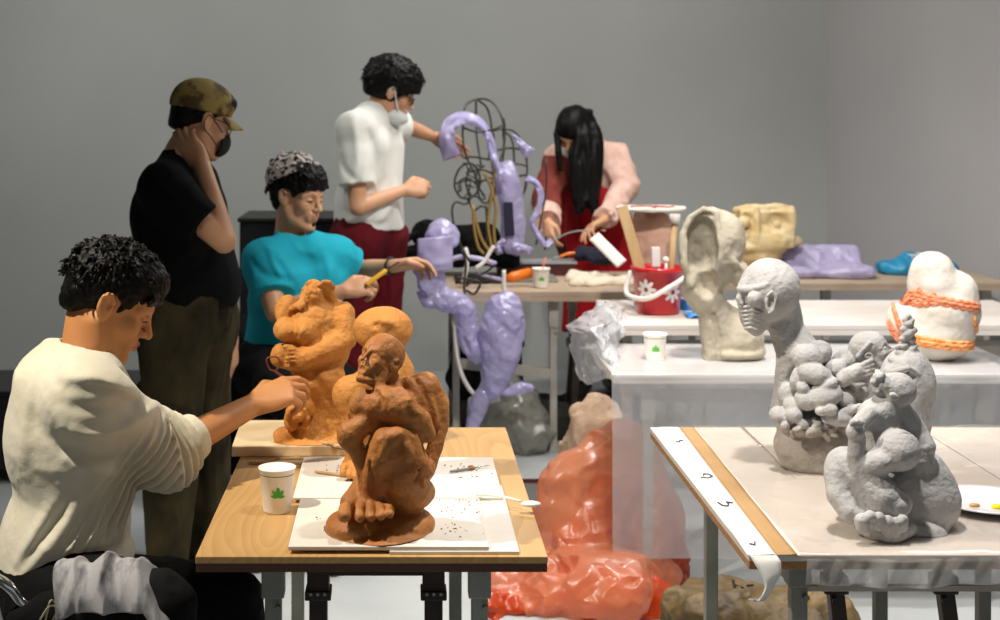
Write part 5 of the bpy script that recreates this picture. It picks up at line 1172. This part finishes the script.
# sack under the right table
M_SACK = mat('tan_woven_sack', '6b5630', .6, col2='3c301a', cs=9, bump=.6, bs=60, bump2=.5, bs2=18)
sk = root('sack', (1.0,4.30,0), 'tan sack with black lettering lying on the floor under the front table', 'sack')
blob('sack_body', [lambda v: v.ell((1.02,4.35,.105),(.25,.17,.095),None,.03), lambda v: v.ell((.90,4.33,.13),(.12,.12,.06),None,.03), lambda v: v.chain([(.80,4.34,.155),(.88,4.34,.12)],[.02,.06],.03), lambda v: v.ell((1.15,4.33,.10),(.16,.13,.09),None,.03)], .005, M_SACK, None, None, lambda P: crumple(P, 7, .016), sk)
import mathutils
from mathutils.bvhtree import BVHTree
def bvh(o, off): me = o.data; return BVHTree.FromPolygons([q.co+off for q in me.vertices], [tuple(p.vertices) for p in me.polygons])
sb = bvh(bpy.data.objects['sack_body'], ORG['sack']); b = MB()
def stroke(b, bv, pts, r, m=3):
    P = []
    for x, y in pts:
        d = (W(x,y,4)-Vector((0,0,EYE))).normalized(); h = bv.ray_cast(Vector((0,0,EYE)), d)[0]
        if h: P.append(h-d*.002)
    if len(P) > 1: b.tube(P, r, 6)
for L in ([(733,580),(735,588)],[(742,578),(734,585),(743,588)],[(747,586),(749,576),(753,585)],[(756,585),(757,575),(762,583),(763,573)],[(774,576),(776,586)],[(776,577),(783,578),(780,582),(786,586)],[(788,583),(790,574),(794,582)]): b = MB(); stroke(b, sb, L, .0035); b.build('letter', M_BLACK, sk)
# papers and board on the floor
tag(MB().box((.62,5.62,.001),(.98,6.25,.006),.001,Matrix.Rotation(0,4,'Z')).build('drawing_board', mat('grey_board','6e6d6b',.8)), 'flat grey board lying on the floor behind the orange bag', 'board') if False else None
gb = root('tray', (.57,6.0,0), 'flat dark tray with a red-brown rim on the floor beside the orange bag', 'tray')
MB().box((.36,5.62,.001),(.74,6.30,.010),.001).build('tray_base', mat('grey_board','565553',.8), gb)
b = MB()
for a, c in (((.36,5.62),(.74,5.62)),((.74,5.62),(.74,6.30)),((.74,6.30),(.36,6.30)),((.36,6.30),(.36,5.62))): b.bar((*a,.016),(*c,.016),.018,.018)
b.build('tray_rim', mat('redbrown_rim','4f1d16',.6), gb)

# ---------------------------------------------------------------- dark furniture at the left and behind
def crate(name, x0, x1, y0, y1, z, label, cat, m=M_BLACK):
    t = root(name, ((x0+x1)/2,(y0+y1)/2,0), label, cat)
    MB().box((x0,y0,.05),(x1,y1,z-.02),.008).build('body', m, t); MB().box((x0-.01,y0-.01,z-.02),(x1+.01,y1+.01,z),.006).build('lid', m, t)
    for sx_ in (x0+.05,x1-.05):
        for sy_ in (y0+.05,y1-.05): MB().box((sx_-.02,sy_-.02,0),(sx_+.02,sy_+.02,.05),.004).build('foot', m, t)
    MB().tube([((x0+x1)/2-.06,y0-.004,z-.12),((x0+x1)/2-.05,y0-.03,z-.12),((x0+x1)/2+.05,y0-.03,z-.12),((x0+x1)/2+.06,y0-.004,z-.12)], .006, 8).build('handle', M_STEELD, t, True)
    return t
crate('equipment_case', -.76, -.10, 7.10, 7.60, 1.06, 'black case standing by the wall behind the man in turquoise', 'case')
crate('low_bench', -2.9, -1.15, 6.35, 6.85, .385, 'long low black bench along the back behind the seated sculptor', 'bench')
crate('low_bench', -1.12, -.80, 6.55, 6.95, .40, 'short black bench beside the black case behind the two men at left', 'bench')
kc = blob('jacket', [lambda v: v.ell((-.66,6.3,.40),(.13,.16,.30),None,.04), lambda v: v.ell((-.58,6.3,.16),(.20,.18,.14),None,.04)], .009, M_BLKC, 'black jacket heaped behind the man in turquoise', 'jacket', lambda P: crumple(P, 7, .015))

# ---------------------------------------------------------------- red bucket with tools
by = 6.17; bc = W(658,313,by); bc.y = 6.17; bc.z = TZ+.001
bk = root('bucket', bc, 'red plastic bucket with white flower prints and a white handle', 'bucket')
MB().lathe([(.001,.002),(.083,.002),(.087,.006),(.104,.172),(.112,.174),(.112,.192),(.103,.193),(.100,.178),(.083,.012),(.001,.010)], bc, 44, cap=False).build('bucket_body', M_RED, bk, True)
hp = curve_pts([bc+V(.112,-.01,.172), bc+V(.10,-.075,.158), bc+V(.02,-.125,.118), bc+V(-.06,-.118,.075), bc+V(-.122,-.06,.075), bc+V(-.135,-.02,.098), bc+V(-.112,-.0,.172)], 8)
MB().tube(hp, [.0105]*len(hp), 10).build('bucket_handle', M_WPL, bk, True)
for ca, zc in ((-1.08,.095),(-2.25,.105)):
    b = MB()
    for k in range(8):
        a = k*math.pi/4; pts = []
        for j in range(10):
            w_ = 2*math.pi*j/10; u = .008+.036*(1-math.cos(w_))/2; vv = math.sin(w_)*.0085
            X = u*math.cos(a)-vv*math.sin(a); Z = u*math.sin(a)+vv*math.cos(a)+zc; rr = .087+(.104-.087)*Z/.17+.0012; th = ca+X/rr
            pts.append(bc+V(rr*math.cos(th), rr*math.sin(th), Z))
        b.prism(pts, (0,0,0), (.0004*math.cos(ca),.0004*math.sin(ca),0))
    b.build('flower_print', M_WPL, bk)
def stick(name, a, b_, w, d, m, label, cat): return tag(MB().bar(a, b_, w, d, .003).build(name, m), label, cat)
stick('wooden_batten', bc+V(-.03,.0,.02), W(622,206,6.25), .045, .012, M_WOOD, 'wide pale wooden batten leaning left out of the red bucket', 'batten')
t = root('wooden_mallet', bc+V(.05,.02,.02), 'wooden dowel with a pale end standing at the right of the red bucket', 'mallet')
MB().tube([bc+V(.045,.02,.02), W(675,222,6.22)], .012, 12).build('handle', M_WOOD, t, True); MB().tube([W(675,224,6.22), W(675,214,6.22)], [.021,.022], 14).build('mallet_head', M_PLASTW, t, True)
t = root('scraper', bc+V(0,-.03,.02), 'scraper with a short white handle standing in the red bucket', 'scraper')
MB().bar(bc+V(-.005,-.03,.1), W(656,268,6.12), .02, .003, .001).build('blade', M_STEEL, t); MB().bar(W(656,267,6.12), W(655.5,247,6.12), .034, .018, .004).build('handle', M_WPL, t)
t = root('brush', bc+V(.03,-.05,.02), 'white handled brush leaning on the inner right side of the red bucket', 'brush')
MB().tube([bc+V(.03,-.04,.06), W(666,262,6.1)], .006, 10).build('handle', M_WPL, t, True); MB().ball(W(666,260,6.1), .014, (1,.7,1)).build('handle_end', M_WPL, t, True)
# round topped plaster stand behind the bucket
c0 = W(655,0,6.42); c0 = Vector((c0.x, 6.42, TZ+.001)); ps_ = root('plaster_stand', c0, 'pinkish plaster column with a round white disc top behind the red bucket', 'plaster stand')
v = Vol(.006); H = EYE-(210-CY)*6.42/F-TZ; v.chain([c0+V(0,0,.06), c0+V(0,0,H*.5), c0+V(-.0,0,H-.085)], [.075,.068,.082], .03); v.cyl(c0, c0+V(0,0,.03), .09, .02); v.chain([c0+V(-.075,-.02,.1),c0+V(-.07,-.03,H-.02)],[.018,.022],.02)
v.build('column', mat('pinkish_plaster','cfa893',.8,col2='b98f78',cs=6,bump=.4,bs=40), ps_, disp=claydisp(.003,30,.006,10), flat_z=TZ+.001)
v = Vol(.004); v.cyl(c0+V(-.018,0,H), c0+V(-.018,0,H+.012), .150, .006); v.build('disc_top', M_PLASTW, ps_, disp=lambda P: .003*noise(P, 18))
b = MB()
for pts in ([(-.09,.0),(-.05,.03),(0,.025),(.01,-.03)],[(.02,.03),(.06,-.01),(.1,.02)]): b.tube(curve_pts([c0+V(x-.02,y*1.5-.04,H+.0165) for x,y in pts],6), .003, 6)
b.build('red_marks', mat('red_chalk','b8403a',.8), ps_)
# blue tape roll beside the bucket
t = root('masking_tape', (W(690,0,6.3).x,6.3,TZ+.001), 'bright blue roll beside the red bucket', 'tape roll'); c0 = W(690,0,6.3); c0 = Vector((c0.x,6.3,TZ+.001))
MB().lathe([(.04,0),(.062,.0),(.064,.004),(.064,.040),(.062,.044),(.04,.044),(.04,0)], c0, 32, cap=False).build('roll', mat('blue_plastic','2f7fd0',.4), t, True)
MB().lathe([(.034,.001),(.0395,.001),(.0395,.043),(.034,.043),(.034,.001)], c0, 28, cap=False).build('cardboard_core', M_WPL, t, True)
def bluesh(u, v_): return V(1.155+.16*u, 6.00+.14*v_, TZ+.003+.012*abs(nz(u*5,v_*5)))
tag(sheet('blue_wrapper', bluesh, 24, 24, mat('blue_film','3f94dd',.35), None, .001), 'small flat blue plastic wrapper right of the red bucket', 'wrapper')

# ---------------------------------------------------------------- far table things
blob('plastic_roll', [lambda v: v.box((2.06,7.5,TZ+.028),(.24,.15,.024),axR((1,-.08,0)),.02,.02), lambda v: v.ell((2.22,7.45,TZ+.035),(.12,.12,.032),None,.02), lambda v: v.chain([(1.88,7.4,TZ+.026),(2.30,7.36,TZ+.026)],[.022,.026],.02)], .006, M_PURPD,
     'lavender plastic film bundle lying by the cream mould block on the far table', 'plastic bundle', lambda P: crumple(P, 8, .008), None, TZ+.002)
tag(MB().box((1.93,7.55,TZ+.075),(2.20,7.70,TZ+.095),.004,Matrix.Translation((2.06,7.6,TZ+.08)) @ Matrix.Rotation(-.14,4,'Y') @ Matrix.Translation((-2.06,-7.6,-TZ-.08))).build('foam_slab', M_PURPD), 'flat lavender slab on top of the plastic bundle', 'slab')
blob('plastic_bag', [lambda v: v.ell((2.56,7.6,TZ+.035),(.13,.10,.04),None,.03), lambda v: v.ell((2.70,7.55,TZ+.03),(.10,.09,.035),None,.02), lambda v: v.ell((2.60,7.62,TZ+.07),(.06,.05,.035),None,.02)], .006, mat('bright_blue_bag','1f8fb8',.4,col2='1876a0',cs=10), 
     'crumpled bright blue plastic bag on the far right table by the wall', 'bag', lambda P: crumple(P, 9, .010), None, TZ+.002)
# plate with paint
c0 = Vector((W(985,0,3.18).x+.015, 3.19, TZ+.006)); t = root('plate', c0, 'white plate with dabs of yellow and ochre paint at the right border', 'plate')
MB().lathe([(.001,.002),(.075,.002),(.105,.010),(.118,.012),(.118,.015),(.103,.0135),(.073,.006),(.001,.006)], c0, 56, cap=False).build('dish', mat('white_ceramic','e8e8ea',.2,coat=.4), t, True)
MB().ball(c0+V(-.004,-.045,.010), .010, (1.2,.8,.6)).build('yellow_paint', mat('yellow_paint','e8d800',.4), t, True)
MB().ball(c0+V(-.045,-.030,.009), .009, (1.3,.8,.5)).build('ochre_paint', mat('ochre_paint','b98a52',.5), t, True)

# ---------------------------------------------------------------- the wire figures and clutter on the beige table
TB = TZ+.005
def smooth(pts, Y, n=5): return curve_pts([W(p[0],p[1],Y+(p[2] if len(p) > 2 else 0)) for p in pts], n)
def wires(par, name, lst, r, m, Y):
    b = MB()
    for L in lst: b.tube(smooth(L, Y), r, 7)
    return b.build(name, m, par, True)
Y = 7.22
wf = root('wire_figure', W(478,258,Y), 'tall dark iron wire figure with a caged round top and lavender strip', 'wire sculpture')
MB().box((W(455,0,Y).x,Y-.10,TB+.001),(W(500,0,Y).x,Y+.16,TB+.014),.002).build('base_plate', M_STEELD, wf)
wires(wf, 'wire_frame', [[(463,118),(466,105,.05),(478,99,.1),(492,102,.05),(502,118),(504,135)],[(476,101),(476,118,.1),(477,140,.1),(481,165,.05)],[(463,118),(463,140),(467,158),(474,172),(480,186)],[(504,118,.1),(505,138,.1),(500,160),(492,175)],
    [(464,128,-.05),(478,132,-.1),(494,129,-.05),(504,125)],[(478,100,.1),(488,110,.2),(492,135,.2),(488,160,.1)],[(455,178),(460,168),(470,163),(478,170),(480,184),(474,196),(462,198),(455,188),(455,178)],
    [(456,184,.1),(466,178,.1),(476,184,.1),(484,196,.1)],[(478,184),(486,180),(494,186),(494,198),(484,203),(478,195)],[(454,226),(452,210),(456,202),(466,204),(472,196)],[(468,200),(474,210),(482,206),(490,212)],[(465,158),(474,157,.1),(486,159,.1),(496,160)],[(470,172),(482,170),(492,173)],
    [(452,222),(453,240),(452,256)],[(486,205),(487,225),(486,256)],[(470,168),(466,182),(470,198)],[(482,165),(476,178),(480,200)]], .0052, M_WIRE, Y)
wires(wf, 'brass_legs', [[(492,160),(494,180),(490,205),(488,225),(492,250)],[(484,172),(492,190),(496,210),(494,230),(496,252)],[(472,205),(477,225),(482,240),(490,252)],[(474,206),(474,225),(478,246),(484,254)]], .008, M_BRASS, Y)
b = MB()
for i in range(14):
    a = W(random.uniform(455,494), random.uniform(164,202), Y+random.uniform(-.05,.1)); q = a+V(random.uniform(-.05,.05), random.uniform(-.05,.05), random.uniform(-.05,.05)); b.tube(curve_pts([a, a.lerp(q,.5)+V(random.uniform(-.03,.03),0,random.uniform(-.03,.03)), q],4), .004, 6)
b.build('wire_knots', M_WIRE, wf, True)
def ribbon(name, pts, w, par, Y, m=None, tw=0.):
    C = smooth(pts, Y, 8); n = len(C)-1
    def fn(u, v_):
        i = u*n; a = int(min(i, n-1)); p = C[a].lerp(C[a+1], i-a); t = (C[a+1]-C[a]).normalized(); wd = w(u) if callable(w) else w
        s = t.cross(Vector((0,1,0))).normalized(); s = (s*math.cos(tw*u)+Vector((0,1,0))*math.sin(tw*u))
        return p+s*wd*(v_-.5)+Vector((0,-1,0))*(.012*math.cos((v_-.5)*3)+.012*(1-2*abs(nz(u*7,v_*2)))+.006*(1-2*abs(nz(u*15+4,v_*4))))
    return sheet(name, fn, n, 8, m or M_PURP, par, .0012)
ribbon('film_strip', [(452,158,.05),(447,140),(450,125),(462,118),(476,121),(485,130),(490,140),(489,150,.05)], lambda u: .085-.035*u, wf, Y-.06, tw=1.1)
ribbon('film_strip', [(483,125),(491,142),(494,158),(500,172),(503,182)], .035, wf, Y-.06, tw=.4)
Y = 7.28
wg = root('wire_figure', W(515,258,Y), 'second wire figure with an oval cage wrapped in lavender film, right of the tall one', 'wire sculpture')
MB().box((W(503,0,Y).x,Y-.10,TB+.001),(W(556,0,Y).x,Y+.14,TB+.014),.002).build('base_plate', M_STEEL, wg)
wires(wg, 'wire_frame', [[(492,131),(502,129),(512,130)],[(494,133),(493,150),(494,175),(500,195)],[(503,130),(504,150),(501,170)],[(512,130),(520,138),(526,155),(527,178),(523,194),(514,199)],[(500,170),(510,165),(518,164),(527,166)],[(498,150,.1),(510,148,.15),(524,150)],[(519,176,.1),(527,175)],
    [(526,180),(524,192),(518,198)],[(503,130,.2),(512,140,.2),(514,165,.2),(510,190,.2)],[(504,200),(505,225),(507,252)],[(521,200),(523,225),(521,254)],[(546,158),(546,190),(540,225),(536,245)],[(546,236),(545,250)]], .0052, M_WIRE, Y)
v = Vol(.006); v.ell(W(507,183,Y-.02),(.055,.05,.10),None,.02); v.chain([W(507,190,Y),W(511,215,Y),W(510,245,Y)],[.05,.035,.03],.02); v.chain([W(516,195,Y),W(520,220,Y),W(518,250,Y)],[.025,.02,.02],.02)
v.build('film_wrapping', M_PURP, wg, disp=lambda P: crumple(P, 10, .008))
MB().bar(W(508,202,Y-.05), W(510,236,Y-.05), .045, .02, .004).build('dark_insert', mat('dark_blue_cloth','15142c',.8), wg)
ribbon('film_strip', [(512,134),(519,141),(525,149),(530,154)], lambda u: .010+.055*u, wg, Y-.05)
ribbon('film_strip', [(526,178),(536,183),(541,195),(538,210),(532,222),(536,232),(545,244),(552,240)], .030, wg, Y-.12, tw=.6)
for p, w_ in (([(512,246),(522,248),(532,252)],.04),([(505,240),(498,247),(500,254)],.03)): ribbon('film_strip', p, w_, wg, Y-.06)
# lavender wrapped figure hanging off the front left corner
Y = 6.70
lf = root('wrapped_figure', W(470,300,Y), 'lavender film wrapped figure with a round head leaning off the corner of the beige table', 'sculpture')
v = Vol(.0045); v.ell(W(442,237,Y),(.068,.06,.070),None,.02); v.build('wrapped_head', M_PURP, lf, disp=lambda P: crumple(P, 12, .008))
def flap(u, v_):
    y0 = 239+u*36; a = v_*2.6-1.1; return W(434+18*math.sin(a)*1.02, y0-v_*4+3*math.sin(u*4), Y-.06-.055*math.cos(a))+V(0,.01*nz(u*4,v_*4),0)
sheet('film_flap', flap, 24, 30, film('lavender_film_pale','cfc6ea',.92,.3,.12,.35,.4,20), lf, .0015)
v = Vol(.0045); s = PX(v, Y); s.c([(430,278,12),(433,290,11),(444,300,11),(458,304,9),(466,310,8),(468,330,8),(471,348,9),(480,356,6)], .012); s.c([(418,292,3,-.02),(428,300,5,-.02),(446,310,4)], .01); s.c([(424,266,9,-.02),(428,285,10,-.02)], .01)
v.build('wrapped_body', M_PURP, lf, disp=lambda P: crumple(P, 11, .010))
v = Vol(.0045); s = PX(v, Y-.04); s.e(502,330,20,38,15,rot=6,k=.02); s.c([(500,355,17),(496,372,13),(492,388,9)], .02)
v.build('wrapped_paddle', M_PURP, lf, disp=lambda P: crumple(P, 9, .010))
v = Vol(.0045); s = PX(v, Y-.02); s.c([(490,388,6),(484,395,8),(478,410,8),(473,426,5)], .01); s.c([(488,390,6),(505,391,5),(522,388,3.5),(530,387,2)], .008)
v.build('wrapped_foot', M_PURP, lf, disp=lambda P: crumple(P, 11, .007))
wires(lf, 'support_pipe', [[(456,308),(455,330),(457,355),(462,375),(472,392),(485,401),(500,399)],[(504,270),(504,285),(505,296)]], .010, M_WPL, Y+.02)
wires(lf, 'wire_frame', [[(462,250),(466,265),(464,285),(466,300)],[(458,240),(464,252),(470,262)],[(466,286),(474,280),(480,284),(474,294),(466,290)]], .006, M_WIRE, Y)
# clutter, each a thing of its own
Y = 7.45
t = root('storage_box', W(540,275,Y), 'dark red-brown box with a grey top behind the paper cup on the beige table', 'box'); x0, x1 = W(498,0,Y).x, W(575,0,Y).x
MB().box((x0,Y,TB+.001),(x1,Y+.14,TB+.058),.003).build('box_body', mat('dark_redbrown','4a1512',.5), t); MB().box((x0-.01,Y-.01,TB+.059),(x1+.01,Y+.15,TB+.072),.003).build('lid', mat('grey_lid','8d8c8e',.4), t)
t = root('hammer_handle', W(508,282,6.98), 'thick orange tool handle lying beside the paper cup on the beige table', 'tool')
MB().tube([W(507,279,7.0),W(512,277,7.0),W(530,273,7.04)], [.016,.024,.026], 14).build('handle', M_ORANGE, t, True); MB().tube([W(507,279,7.0),W(503,280,7.0)], [.014,.012], 12).build('ferrule', M_RED, t, True)
MB().tube([W(503,280,7.0),W(478,274,7.02)], .008, 10).build('shaft', M_PURPD, t, True)
for i, (pts, r, m, lb) in enumerate((([(446,262),(460,257),(480,259),(496,264)],.012,M_PURPD,'lavender curved tube lying left of the dark box'),([(476,268),(484,262),(490,252),(494,246)],.009,M_WPL,'white bent tube standing among the wires left of the dark box'),
        ([(463,282),(466,270),(467,256),(465,248)],.011,M_WPL,'short ivory stub rising beside the wrapped head'),([(455,276),(470,279),(486,272),(496,264)],.005,M_BLACK,'thin black cable looping on the beige table'))):
    tag(MB().tube(smooth(pts, 7.0-.02*i), r, 10).build('tube' if i < 3 else 'cable', m, None, True), lb, 'tube' if i < 3 else 'cable')
hd = root('headphones', W(410,250,6.85), 'black looped strap hanging over the left end of the beige table', 'strap')
MB().tube(smooth([(424,222),(420,232),(412,236),(405,242),(406,250),(414,250),(420,242)], 6.95), .016, 10).build('strap_loop', M_BLKC, hd, True)
blob('black_bag', [lambda v: v.ell(W(462,240,7.5),(.12,.09,.07),None,.02), lambda v: v.ell(W(480,236,7.5),(.10,.08,.06),None,.02), lambda v: v.ell(W(430,234,7.45),(.09,.08,.07),None,.02), lambda v: v.box(W(462,256,7.5),(.27,.10,.04),None,.02,.03)], .007, M_BLKC, 'black bag lying behind the wire figures on the beige table', 'bag', lambda P: crumple(P, 8, .008), None, TB+.001)
blob('plaster_scraps', [(lambda a, r: (lambda v: v.ell(a, r, None, .015)))(W(random.uniform(572,628),0,7.2)*1.0+V(0,random.uniform(-.15,.15),0)+V(0,0,TB+.01-W(0,0,7.2).z), (random.uniform(.02,.045),random.uniform(.02,.05),random.uniform(.012,.03))) for _ in range(22)], .006,
     mat('cream_scraps','d9cbb5',.9,bump=.4,bs=60), 'heap of torn cream scraps in front of the woman in the red apron', 'scraps', lambda P: crumple(P, 10, .008), None, TB+.001)['kind'] = 'stuff'
st_ = root('paper_knife', W(588,232,7.5), 'white paper strip held by the woman over the table', 'paper strip')
sheet('strip', lambda u, v_: W(594,236,7.28).lerp(W(622,264,7.22), u)+V(.022*(v_-.5)*2, 0, .018*(v_-.5)*2), 16, 4, M_PAPER, st_, .001)
st_.name = 'paper_strip_held'
wb = MB().tube(smooth([(548,250),(556,240),(566,234),(578,231),(588,231)], 7.5), .004, 6).build('bent_wire', M_STEEL, None, True); tag(wb, 'thin bent steel wire between the hands of the woman', 'wire')
t = root('pliers', W(566,256,7.3), 'orange handled pliers on the dark box', 'pliers')
MB().tube(smooth([(560,257),(567,254),(575,253)], 7.48), .008, 8).build('handle', M_ORANGE, t, True); MB().tube(smooth([(552,259),(560,257)], 7.48), .006, 8).build('jaw', M_STEEL, t, True)
blob('dark_cloth', [lambda v: v.ell(W(604,258,7.4),(.09,.08,.022),None,.02), lambda v: v.ell(W(586,254,7.5),(.06,.06,.03),None,.02)], .006, mat('navy_cloth','14152a',.9), 'dark navy cloth on the beige table below the hands of the woman', 'cloth', lambda P: crumple(P, 9, .008), None, TB+.001)
# stools under the beige table
for px, Yq, lb in ((600,7.2,'dark stool under the beige table at its right end'),(492,7.4,'dark stool under the beige table behind the wrapped figure')):
    c0 = Vector((W(px,0,Yq).x, Yq, 0)); t = root('stool', c0, lb, 'stool'); MB().box(c0+V(-.15,-.13,.42),c0+V(.15,.13,.46),.006).build('seat', M_STEELD, t)
    for sx_ in (-1,1):
        for sy_ in (-1,1): MB().bar(c0+V(sx_*.12,sy_*.10,.42), c0+V(sx_*.15,sy_*.13,0), .028, .028).build('leg', M_STEELD, t)
# ---------------------------------------------------------------- light and camera
def area(name, loc, tgt, size, power, col=(1,1,1), sy=None, spread=180):
    l = bpy.data.lights.new(name, 'AREA'); l.energy = power; l.size = size; l.color = col; l.spread = math.radians(spread)
    if sy: l.shape = 'RECTANGLE'; l.size_y = sy
    o = bpy.data.objects.new(name, l); COL.objects.link(o); o.location = loc; o.rotation_euler = (Vector(tgt)-Vector(loc)).to_track_quat('-Z','Y').to_euler(); return o
def spot(name, loc, tgt, power, ang, rad=.05, col=(1,1,1), blend=.4):
    l = bpy.data.lights.new(name, 'SPOT'); l.energy = power; l.spot_size = math.radians(ang); l.spot_blend = blend; l.shadow_soft_size = rad; l.color = col
    o = bpy.data.objects.new(name, l); COL.objects.link(o); o.location = loc; o.rotation_euler = (Vector(tgt)-Vector(loc)).to_track_quat('-Z','Y').to_euler(); return o
WARM = (1,.91,.78)
spot('track_spot_left', (-1.75,2.75,3.2), (-.15,3.4,.8), 430, 62, .045, WARM, .5)
spot('track_spot_right', (.7,2.9,3.2), (1.3,3.6,.75), 290, 85, .07, (1,.95,.9), .6)
spot('track_spot_centre', (1.0,4.4,3.2), (1.4,5.6,.7), 300, 95, .10, (1,.96,.92), .6)
area('ceiling_panel_right', (2.2,4.6,3.25), (2.0,5.0,0), 1.6, 45, (1,.97,.95))
area('ceiling_panel_back', (.9,6.9,3.25), (.9,7.2,0), 1.2, 60, (1,.97,.93))
area('added_wall_wash_left', (-1.8,6.6,3.25), (-1.6,9.0,1.2), 1.2, 65, (1,.99,.95))  # added area light brightening the left of the back wall, not a room fixture
w = bpy.data.worlds.new('World'); SC.world = w; w.use_nodes = True; w.node_tree.nodes['Background'].inputs[0].default_value = (.9,.95,1,1); w.node_tree.nodes['Background'].inputs[1].default_value = .3
cam = bpy.data.cameras.new('Camera'); co = bpy.data.objects.new('Camera', cam); COL.objects.link(co); co.location = (0,0,EYE); co.rotation_euler = (math.pi/2,0,0)
cam.sensor_width = 36; cam.lens = 36*F/1000; cam.shift_x = (500-CX)/1000; cam.shift_y = -(310-CY)/1000; cam.clip_start = .05
cam.dof.use_dof = True; cam.dof.focus_distance = 3.15; cam.dof.aperture_fstop = 5.6
SC.camera = co
vs = SC.view_settings; vs.view_transform = 'Standard'; vs.look = 'None'; vs.gamma = 1; vs.exposure = 0; vs.use_curve_mapping = False
